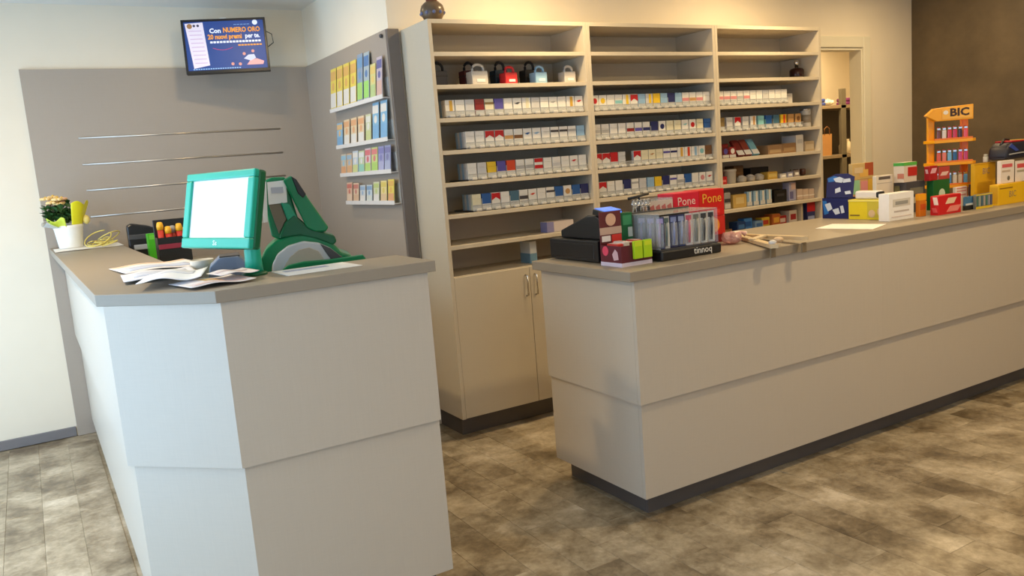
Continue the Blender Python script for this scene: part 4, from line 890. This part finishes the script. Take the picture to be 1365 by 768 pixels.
# clear box of sweets and wire key ring stand
t = thing('sweets_box', 'clear acrylic box of pink and white sweets behind the blister packs', 'sweets box', (2.485, 2.935, RZ))
open_box(t, -.07, .07, -.06, .06, 0, .24, CLEAR, .003)
for k in range(24):
    a = rr.uniform(-.05, .05); b2 = rr.uniform(-.045, .045); zz = .02+(k//4)*.034
    B().ball((a, b2, zz), .017, .017, .014, 1).build('sweet', paint(*rr.choice([(226, 200, 196), (214, 150, 150), (232, 220, 210), (206, 170, 166)])), t, smooth=True)
B().box(-.069, .069, -.0622, -.0605, .02, .232).build('label_sheet', paint(206, 190, 180, .4), t)
for k in range(4): B().prism([(-.067+.034*k, .205), (-.045+.034*k, .215), (-.034+.034*k, .165), (-.054+.034*k, .135)], -.0634, -.0622, 'y').build('label_print', paint(190, 110, 110), t)
t = thing('keyring_stand', 'black wire stand hung with chrome key rings behind the gum display', 'stand', (2.355, 2.87, RZ))
B().lathe([(.042, 0), (.042, .006), (.01, .012)], n=24).build('stand_base', BLACK, t, smooth=True)
B().tube([(0, 0, .01), (0, 0, .262)], .005).build('pole', BLACK, t)
B().tube([(-.06, 0, .255), (.0, -.004, .262), (.03, 0, .266), (.055, .0, .268)], .006).build('crossbar', BLACK, t, smooth=True)
for k in range(5):
    x = -.035+.020*k
    B().tube([(x+.012*math.cos(2*PI*j/12), -.008, .232+.014*math.sin(2*PI*j/12)) for j in range(12)], .003, 6).build('ring', SILVER, t, smooth=True)
    B().box(x-.007, x+.007, -.012, -.006, .165, .214, .002).build('key_tag', [SILVER, DKGREY, SILVER, paint(150, 130, 110), DKGREY][k], t)
# red boxes
rb = carton('sweets_carton', 'orange red carton with yellow disc, lowest of the red stack', 'carton', 2.702, 2.885, 2.88, 2.99, RZ, RZ+.125, paint(196, 30, 22), [('F', .0, 1, 0, .3, paint(110, 14, 22)), ('F', .32, .9, .4, .95, paint(232, 150, 60), 'disc'), ('T', .1, .9, .1, .9, paint(206, 40, 30))])
a1 = carton('sweets_carton', 'pinkish red carton with white lettering on top of the red stack', 'carton', 2.565, 2.722, 2.88, 2.99, RZ+.1275, RZ+.252, paint(206, 22, 52), [('F', .25, .7, .12, .26, paint(230, 110, 110)), ('T', .05, .95, .05, .95, paint(214, 60, 80))])
lettering('Pone', .055, paint(236, 196, 186), a1, (0, -.0562, .085), FACE_F)
a2 = carton('sweets_carton', 'bright red carton with yellow lettering on top of the red stack', 'carton', 2.723, 2.884, 2.88, 2.99, RZ+.1275, RZ+.254, paint(198, 16, 14), [('F', .2, .8, .1, .24, paint(216, 60, 40)), ('T', .05, .95, .05, .95, paint(214, 60, 50))])
lettering('Pone', .062, paint(232, 170, 60), a2, (0, -.0562, .085), FACE_F)
carton('sweets_carton', 'dark red carton hidden low behind the blister packs', 'carton', 2.568, 2.699, 2.88, 2.985, RZ, RZ+.125, paint(150, 18, 30), [('F', .1, .9, .5, .9, paint(190, 60, 60))])
t = thing('cellophane_pouch', 'crumpled pinkish cellophane pouch beside the red stack', 'pouch', (2.80, 2.76, RZ))
b_ = B().ball((0, 0, .028), .05, .045, .028, 3)
for v in b_.bm.verts: v.co *= 1+.14*math.sin(v.co.x*150+1)*math.cos(v.co.y*120)
for v in b_.bm.verts: v.co.z = max(v.co.z, 0)
b_.build('pouch_body', clear_mat('pink_cellophane', (.78, .52, .50), .55), t); B().tube([(.03, .0, .04), (.055, -.01, .05), (.075, -.015, .04)], [.012, .006, .012], 8).build('pouch_neck', paint(214, 170, 160), t)
# pale wooden clip rack reaching over the counter edge
t = thing('wooden_clip_rack', 'pale wooden two armed clip rack reaching over the counter front edge', 'clip rack', (2.95, 2.80, RZ))
def bar(a, b, w_, h_, nm, m):
    a, b = Vector(a), Vector(b); d = (b-a).normalized(); n = d.cross(Vector((0, 0, 1))).normalized()*w_/2; up = Vector((0, 0, h_))
    q = B(); vs = [q.bm.verts.new(p_) for p_ in (a-n, a+n, b+n, b-n, a-n+up, a+n+up, b+n+up, b-n+up)]
    for f in ((3, 2, 1, 0), (4, 5, 6, 7), (0, 1, 5, 4), (1, 2, 6, 5), (2, 3, 7, 6), (3, 0, 4, 7)): q.bm.faces.new([vs[i] for i in f])
    bmesh.ops.recalc_face_normals(q.bm, faces=q.bm.faces)
    return q.build(nm, m, t, world=True)
WD = paint(206, 184, 146, .5)
bar((3.03, 2.93, RZ+.001), (2.905, 2.425, RZ+.020), .030, .016, 'arm', WD); bar((3.0, 2.915, RZ+.001), (2.715, 2.43, RZ+.006), .034, .016, 'arm', WD)
bar((2.95, 2.70, RZ+.021), (2.83, 2.66, RZ+.017), .03, .008, 'cross_piece', paint(214, 196, 164)); B().box(2.985, 3.05, 2.895, 2.955, RZ+.0008, RZ+.03, .006, 2).build('hinge_block', paint(236, 230, 222), t, world=True)
B().ball((2.73, 2.452, RZ+.028), .018, .018, .012, 2).build('clip_knob', paint(200, 196, 190), t, smooth=True, world=True)
B().ball((2.82, 2.50, RZ+.028), .026, .02, .014, 2).build('clip_pad', paint(206, 176, 140), t, smooth=True, world=True)
for x, y in ((2.722, 2.445), (2.908, 2.438)): B().box(x-.016, x+.016, y-.004, y+.004, RZ-.035, RZ+.008, .002).build('clip_jaw', paint(120, 104, 80), t, world=True)
# white sheet
P4 = [(3.45, 2.816), (3.497, 2.52), (3.715, 2.60), (3.66, 2.878)]
tag(B().prism(P4, RZ+.0004, RZ+.0018).build('paper_sheet', PAPER), 'blank white paper sheet lying alone on the long counter', 'paper')

# ------------------------------------------------------------------ cluster of sweets and lighters at the far end of the long counter
# blue two tier display, facing the counter's left end
bl = thing('mint_display', 'dark blue sweets display with white splashes and a leaning header', 'display', (3.965, 3.06, RZ), -PI/2)
BL, BLL, SPL = paint(16, 26, 92), paint(36, 110, 190), paint(206, 216, 232)
open_box(bl, -.088, .088, -.045, .045, 0, .115, BL, .002)
hd = Matrix.Translation((0, -.012, .115)) @ Matrix.Rotation(-.30, 4, 'X')
B().prism([(-.088, 0), (.088, 0), (.075, .12), (.03, .138), (-.05, .138), (-.105, .115)], 0, .003, 'y').rot(hd).build('header_card', BL, bl)
for q in ([(-.10, .112), (-.06, .125), (-.02, .118), (-.05, .095), (-.09, .09)],): B().prism(q, -.0012, .0, 'y').rot(hd).build('header_splash', BLL, bl)
for q in ([(-.06, .11), (-.02, .12), (.02, .105), (.0, .085), (-.04, .09)], [(-.035, .05), (-.005, .06), (.005, .035), (-.03, .025)], [(.03, .035), (.065, .04), (.075, .022), (.04, .018)], [(.0, .105), (.05, .11), (.06, .09), (.01, .085)]): B().prism(q, -.0024, -.0012, 'y').rot(hd).build('header_splash', SPL, bl)
for q in ([(-.07, .08), (-.035, .09), (-.02, .055), (-.05, .04)], [(-.02, .05), (.02, .06), (.03, .03), (.0, .022)], [(.03, .07), (.05, .075), (.06, .035), (.04, .03)]): B().prism(q, -.0465, -.045, 'y').build('front_splash', SPL, bl)
B().prism([(-.086, .1), (-.06, .1), (-.045, .03), (-.075, .02)], -.0462, -.045, 'y').build('front_splash', BLL, bl)
for i in range(3):
    B().box(-.07+.045*i, -.032+.045*i, .0, .035, .003, .10, .002).build('mint_tin', paint(40, 70, 150), bl)
# each carton: corner seen at (uc) on plane Y=Yf, left face back to u0, front face to u1
def box3(name, label, cat, Yf, u0, uc, u1, vt, m, prints=(), z0=RZ, group=None, vmid=None):
    vm = vt+10
    xc = at(uc, vm, Y=Yf).x; yb = at(u0, vm, X=xc).y; x1 = at(u1, vm, Y=Yf).x; z1 = at(uc, vt, Y=Yf).z
    return carton(name, label, cat, xc, x1, Yf, yb, z0, z1, m, prints, group), z1
YB = paint(232, 210, 24)
box3('tea_carton', 'bright yellow carton in front of the blue display', 'carton', 2.729, 1131, 1182, 1190, 266.5, YB, [('L', .5, .98, .1, .9, paint(206, 190, 60)), ('L', .52, .72, .12, .5, paint(220, 190, 150), 'disc'), ('L', .74, .96, .2, .62, paint(224, 200, 150), 'disc'), ('L', .05, .3, .18, .24, paint(120, 90, 30)), ('L', .0, 1, .92, 1, paint(240, 230, 120))])
zy = at(1182, 266.5, Y=2.725).z
t = thing('white_case', 'white oblong case with a black end lying on the yellow carton', 'case', (3.945, 2.86, zy+.0015))
B().box(-.026, .026, -.075, .075, 0, .045, .012, 3).build('case_body', paint(228, 224, 222), t, smooth=False); B().box(-.027, .027, -.077, -.052, .004, .042, .010, 3).build('end_cap', BLACK, t)
wb, zw = box3('white_carton', 'white carton with faint grey print beside the yellow carton', 'carton', 2.665, 1171, 1185, 1218, 259, paint(236, 234, 232), [('F', .15, .85, .5, .78, paint(206, 200, 190)), ('F', .2, .8, .30, .36, paint(190, 180, 176)), ('F', .1, .9, .12, .16, paint(214, 200, 196)), ('F', .25, .75, .58, .70, paint(150, 150, 146))])
box3('price_card_box', 'plain pale carton with a small dark heading behind the white carton', 'carton', 2.90, 1163, 1168, 1190, 235, paint(222, 212, 194), [('F', .15, .85, .90, .97, paint(90, 84, 80)), ('F', .05, .95, .80, .82, paint(190, 180, 166))])
b1, zb1 = box3('candy_carton', 'mint and pink carton under the beige one by the doorway', 'carton', 3.07, 1131, 1136, 1165, 241, paint(214, 170, 130), [('F', 0, .35, .6, 1, paint(150, 206, 170)), ('F', .4, .7, .55, .95, paint(220, 150, 160)), ('F', .72, 1, .5, 1, paint(222, 180, 70)), ('F', .1, .9, .35, .5, paint(206, 90, 80)), ('L', 0, 1, .5, 1, paint(160, 206, 176))])
box3('candy_carton', 'beige and rust carton on top of the mint and pink one', 'carton', 3.07, 1131, 1136, 1164, 219, paint(206, 176, 116), [('F', .6, 1, .2, 1, paint(176, 84, 50)), ('F', .35, .75, .15, .6, paint(226, 180, 90)), ('F', .1, .5, .4, .75, paint(214, 190, 150))], z0=zb1+.0015)
gb, zg = box3('sweets_carton', 'dark grey carton behind the white carton, bottom of its stack', 'carton', 2.84, 1191, 1208, 1233, 243.5, paint(70, 68, 72), [('F', .1, .9, .3, .5, paint(176, 170, 150)), ('F', .2, .9, .6, .8, paint(120, 116, 100)), ('L', .1, .5, .1, .9, paint(120, 116, 80))])
box3('sweets_carton', 'white and red carton with green lid on top of the grey carton', 'carton', 2.84, 1191, 1205, 1222, 217, paint(214, 200, 182), [('L', 0, 1, .84, 1, paint(70, 160, 60)), ('F', 0, 1, .84, 1, paint(90, 176, 70)), ('F', .3, 1, .3, .75, paint(186, 40, 30)), ('L', .4, 1, .2, .45, paint(190, 120, 100))], z0=zg+.0015)
nb, zn = box3('sweets_carton', 'deep green carton behind the red carton, bottom of its stack', 'carton', 2.80, 1235, 1244, 1266, 241, paint(14, 96, 40), [('F', .3, .75, .35, .7, paint(206, 220, 196), 'disc'), ('F', 0, 1, .0, .12, paint(40, 130, 70))])
box3('sweets_carton', 'crimson carton on top of the deep green carton', 'carton', 2.80, 1232, 1239, 1250, 222, paint(168, 18, 26), [('F', .1, .9, .5, .85, paint(226, 170, 180), 'slant'), ('L', .2, .8, .5, .8, paint(220, 180, 186), 'slant')], z0=zn+.0015)
box3('sweets_carton', 'pinkish red carton beside the crimson one on the green carton', 'carton', 2.80, 1250.5, 1251.5, 1266, 223, paint(180, 60, 56), [('F', .1, .9, .3, .6, paint(226, 190, 180), 'slant')], z0=zn+.0015)
ob_, zo = box3('honey_carton', 'narrow orange carton between white and red cartons', 'carton', 2.66, 1220.5, 1226, 1234.5, 259, paint(206, 116, 20), [('F', 0, 1, .72, 1, paint(232, 160, 20)), ('F', .1, .9, .3, .55, paint(196, 80, 20)), ('L', 0, 1, .72, 1, paint(232, 160, 20))])
box3('candy_carton', 'red carton with white swirl in the front row of the long counter', 'carton', 2.60, 1240, 1251, 1281, 262, paint(200, 20, 28), [('L', .3, 1, .55, .95, paint(232, 216, 210), 'slant'), ('F', .3, .8, .55, .85, paint(230, 200, 170), 'slant'), ('F', .35, 1, .12, .42, paint(228, 130, 120), 'slant'), ('L', .2, .9, .15, .4, paint(220, 90, 90), 'slant')])
box3('white_pack', 'white pack with pink lines behind the blue and black pack', 'carton', 2.80, 1270, 1274, 1289, 250, paint(230, 222, 220), [('F', .1, .9, .75, .82, paint(206, 140, 140)), ('F', .1, .9, .55, .62, paint(206, 140, 140)), ('F', .1, .9, .9, .96, paint(206, 140, 140))])
box3('blue_pack', 'small blue pack with black foot in the front row', 'carton', 2.62, 1283.5, 1286, 1298, 263, paint(70, 116, 156), [('F', 0, 1, 0, .36, BLACK), ('F', .1, .9, .36, .5, paint(200, 206, 206)), ('L', 0, 1, 0, .36, BLACK)])
pb, zp = box3('pen_carton', 'yellow edged carton of striped pens in the front row', 'carton', 2.60, 1297, 1301, 1323, 260, paint(120, 120, 110), [('F', 0, 1, 0, .16, paint(222, 190, 40)), ('F', 0, 1, .92, 1, paint(214, 190, 60))] + [('F', .04+.135*k, .12+.135*k, .2, .88, paint(*c)) for k, c in enumerate(((70, 110, 100), (150, 160, 150), (60, 100, 120), (170, 160, 150), (80, 120, 110), (150, 150, 160), (90, 90, 110)))])
box3('dark_pack', 'dark maroon and violet pouch behind the striped pens', 'pouch', 2.78, 1291, 1294, 1312, 246, paint(58, 20, 30), [('F', .5, 1, .5, .9, paint(60, 46, 90)), ('F', .2, .6, .55, .75, paint(206, 110, 130))])
BY = paint(226, 178, 16)
y1, zy1 = box3('lighter_carton', 'yellow lighter carton at the right end of the front row', 'carton', 2.60, 1319, 1331, 1368, 247, BY, [('F', .05, .5, .78, .84, paint(150, 110, 20)), ('L', .1, .9, .1, .9, paint(206, 156, 20))])
lettering('BIC', .05, paint(150, 130, 90), y1, (0, -.0004-(y1.children[0].bound_box[6][1]), .055), FACE_F)
y2, zy2 = box3('lighter_carton', 'yellow lighter carton next to the orange stand', 'carton', 2.74, 1294, 1299, 1327, 219, paint(214, 166, 24), [('F', .0, 1, .97, 1, paint(190, 140, 20))])
lettering('BIC', .05, paint(150, 130, 110), y2, (.01, -.0004-(y2.children[0].bound_box[6][1]), (zy2-RZ)*.80), FACE_F)
w1, zw1 = box3('wafer_pack', 'white pack with red titles on the yellow lighter carton', 'carton', 2.63, 1329, 1334, 1352, 215, paint(226, 216, 208), [('F', .1, .85, .70, .85, paint(206, 90, 96)), ('F', .1, .7, .5, .58, paint(190, 170, 150)), ('F', .4, .75, .12, .32, paint(110, 104, 90), 'disc')], z0=zy1+.0015)
box3('wafer_pack', 'right hand white pack with red titles at the picture edge', 'carton', 2.63, 1353, 1353.5, 1376, 215, paint(226, 216, 208), [('F', .1, .85, .66, .86, paint(206, 80, 80)), ('F', .1, .8, .46, .56, paint(170, 160, 140)), ('F', .5, .9, .12, .32, paint(190, 150, 130), 'disc')], z0=zy1+.0015)
# dark sports pouch on top
pz = zw1+.0016; pc = at(1347, 205, Y=2.69)
t = thing('sports_pouch', 'dark blue zip pouch with red trim on top of the white packs', 'pouch', (pc.x, 2.70, pz))
def pouch(u, v):
    a = 2*PI*v
    return (0, 0, 0)
B().prism([(-.13, .012), (-.115, .07), (-.075, .098), (.13, .105), (.14, .0), (-.11, 0)], -.055, .055, 'y', .016).build('pouch_body', paint(26, 28, 44, .5), t, smooth=True)
B().prism([(-.10, .075), (-.075, .092), (.0, .05), (-.03, .045)], -.0575, -.0545, 'y').build('side_panel', paint(50, 70, 150), t)
B().box(-.06, .13, -.05, .05, .097, .108, .004).build('top_trim', paint(176, 30, 36), t); B().tube([(-.10, -.056, .03), (.0, -.058, .034), (.13, -.056, .036)], .004, 6).build('zip', GREYP, t)
B().box(.08, .135, -.052, .052, .098, .1095, .004).build('top_trim', paint(196, 190, 70), t)
B().tube([(-.09, 0, .085), (-.05, 0, .118), (.0, 0, .112)], .006, 6).build('loop', BLACK, t, smooth=True)
t = thing('white_tube', 'small white capped tube standing between orange stand and pouch', 'tube', (at(1313, 215, Y=2.79).x, 2.785, zy2+.0016))
B().lathe([(.014, 0), (.015, .003), (.015, .032)], n=16).build('tube_body', paint(226, 222, 206), t, smooth=True); B().lathe([(.012, .032), (.012, .045), (.009, .047)], n=16).build('cap', paint(206, 200, 180), t, smooth=True)

# orange lighter stand
sp = at(1268, 250, Y=2.92)
st = thing('lighter_stand', 'orange tiered lighter stand with a pointed sign board', 'display stand', (sp.x+.03, 2.955, RZ), -.78)
st.scale = (1.12, 1.0, 1.0)
ORG, ORG2 = paint(240, 164, 14, .35), paint(232, 120, 20, .35)
HT = at(1270, 142, Y=2.95).z-RZ
zs = [at(1270, 247, Y=2.93).z-RZ, at(1270, 217, Y=2.93).z-RZ, at(1270, 187, Y=2.93).z-RZ]
B().box(-.12, .12, -.07, .07, 0, .02, .003).build('stand_base', ORG, st)
for x in (-.10, .065): B().box(x, x+.035, .02, .05, .02, HT-.05, .004).build('upright', ORG if x < 0 else ORG2, st)
shp = lambda a: [(-.125*a, .0), (-.085*a, -.075), (.10*a, -.075), (.125*a, -.03), (.10*a, .05), (-.09*a, .05)]
for z in zs: B().prism(shp(1.0), z-.012, z+.006, bev=.002).build('tier', ORG, st); 
for z in zs: B().prism([(-.085, -.075), (.10, -.075), (.10, -.072), (-.085, -.072)], z+.006, z+.016).build('tier_lip', ORG2, st)
B().prism([(-.125, HT-.045), (-.085, HT-.005), (.105, HT+.004), (.105, HT-.082), (-.07, HT-.082)], -.06, .0, 'y', .003).build('sign_board', ORG, st)
B().prism([(-.045, HT-.014), (.10, HT-.006), (.10, HT-.072), (-.045, HT-.072)], -.0625, -.0595, 'y').build('sign_panel', paint(240, 176, 60, .35), st)
lettering('BIC', .062, paint(60, 34, 16), st, (.038, -.063, HT-.038), FACE_F, sx=1.0, bold=.0022)
B().lathe([(.012, -.0635), (.012, -.0622)], (-.028, 0, HT-.034), 14, 'y').build('sign_emblem', paint(232, 220, 200), st)
LC = [[(150, 140, 130), (60, 70, 110), (70, 130, 190), (206, 204, 196), (200, 190, 180), (90, 150, 200)], [(206, 84, 60), (220, 120, 100), (110, 170, 206), (40, 90, 140), (196, 60, 110), (190, 50, 100)], [(110, 60, 50), (216, 206, 196), (206, 50, 60), (196, 40, 70), (60, 30, 30), (220, 80, 90)]]
LN = [['grey', 'slate', 'blue', 'white', 'ivory', 'sky blue'], ['rust', 'coral', 'pale blue', 'deep blue', 'magenta', 'raspberry'], ['brown', 'white', 'red', 'crimson', 'black', 'salmon']]
rzs = -.78
for ti, z in enumerate(zs):
    for k in range(6):
        lx, ly = -.058+.026*k, -.045
        lx *= 1.12
        X = sp.x+.03+lx*math.cos(rzs)-ly*math.sin(rzs); Yv = 2.955+lx*math.sin(rzs)+ly*math.cos(rzs)
        t = thing('lighter', f'{LN[ti][k]} lighter on the {["bottom", "middle", "top"][ti]} tier of the orange stand', 'lighter', (X, Yv, RZ+z+.0063), rzs, f'lighters on the {["bottom", "middle", "top"][ti]} tier')
        B().box(-.0115, .0115, -.007, .007, 0, .058, .005, 2).build('lighter_body', paint(*LC[ti][k], .2), t)
        B().box(-.010, .010, -.006, .006, .0582, .072, .002).build('metal_hood', SILVER, t)
        B().box(-.009, .002, -.0055, .0055, .0722, .077, .001).build('thumb_lever', paint(180, 40, 40), t)
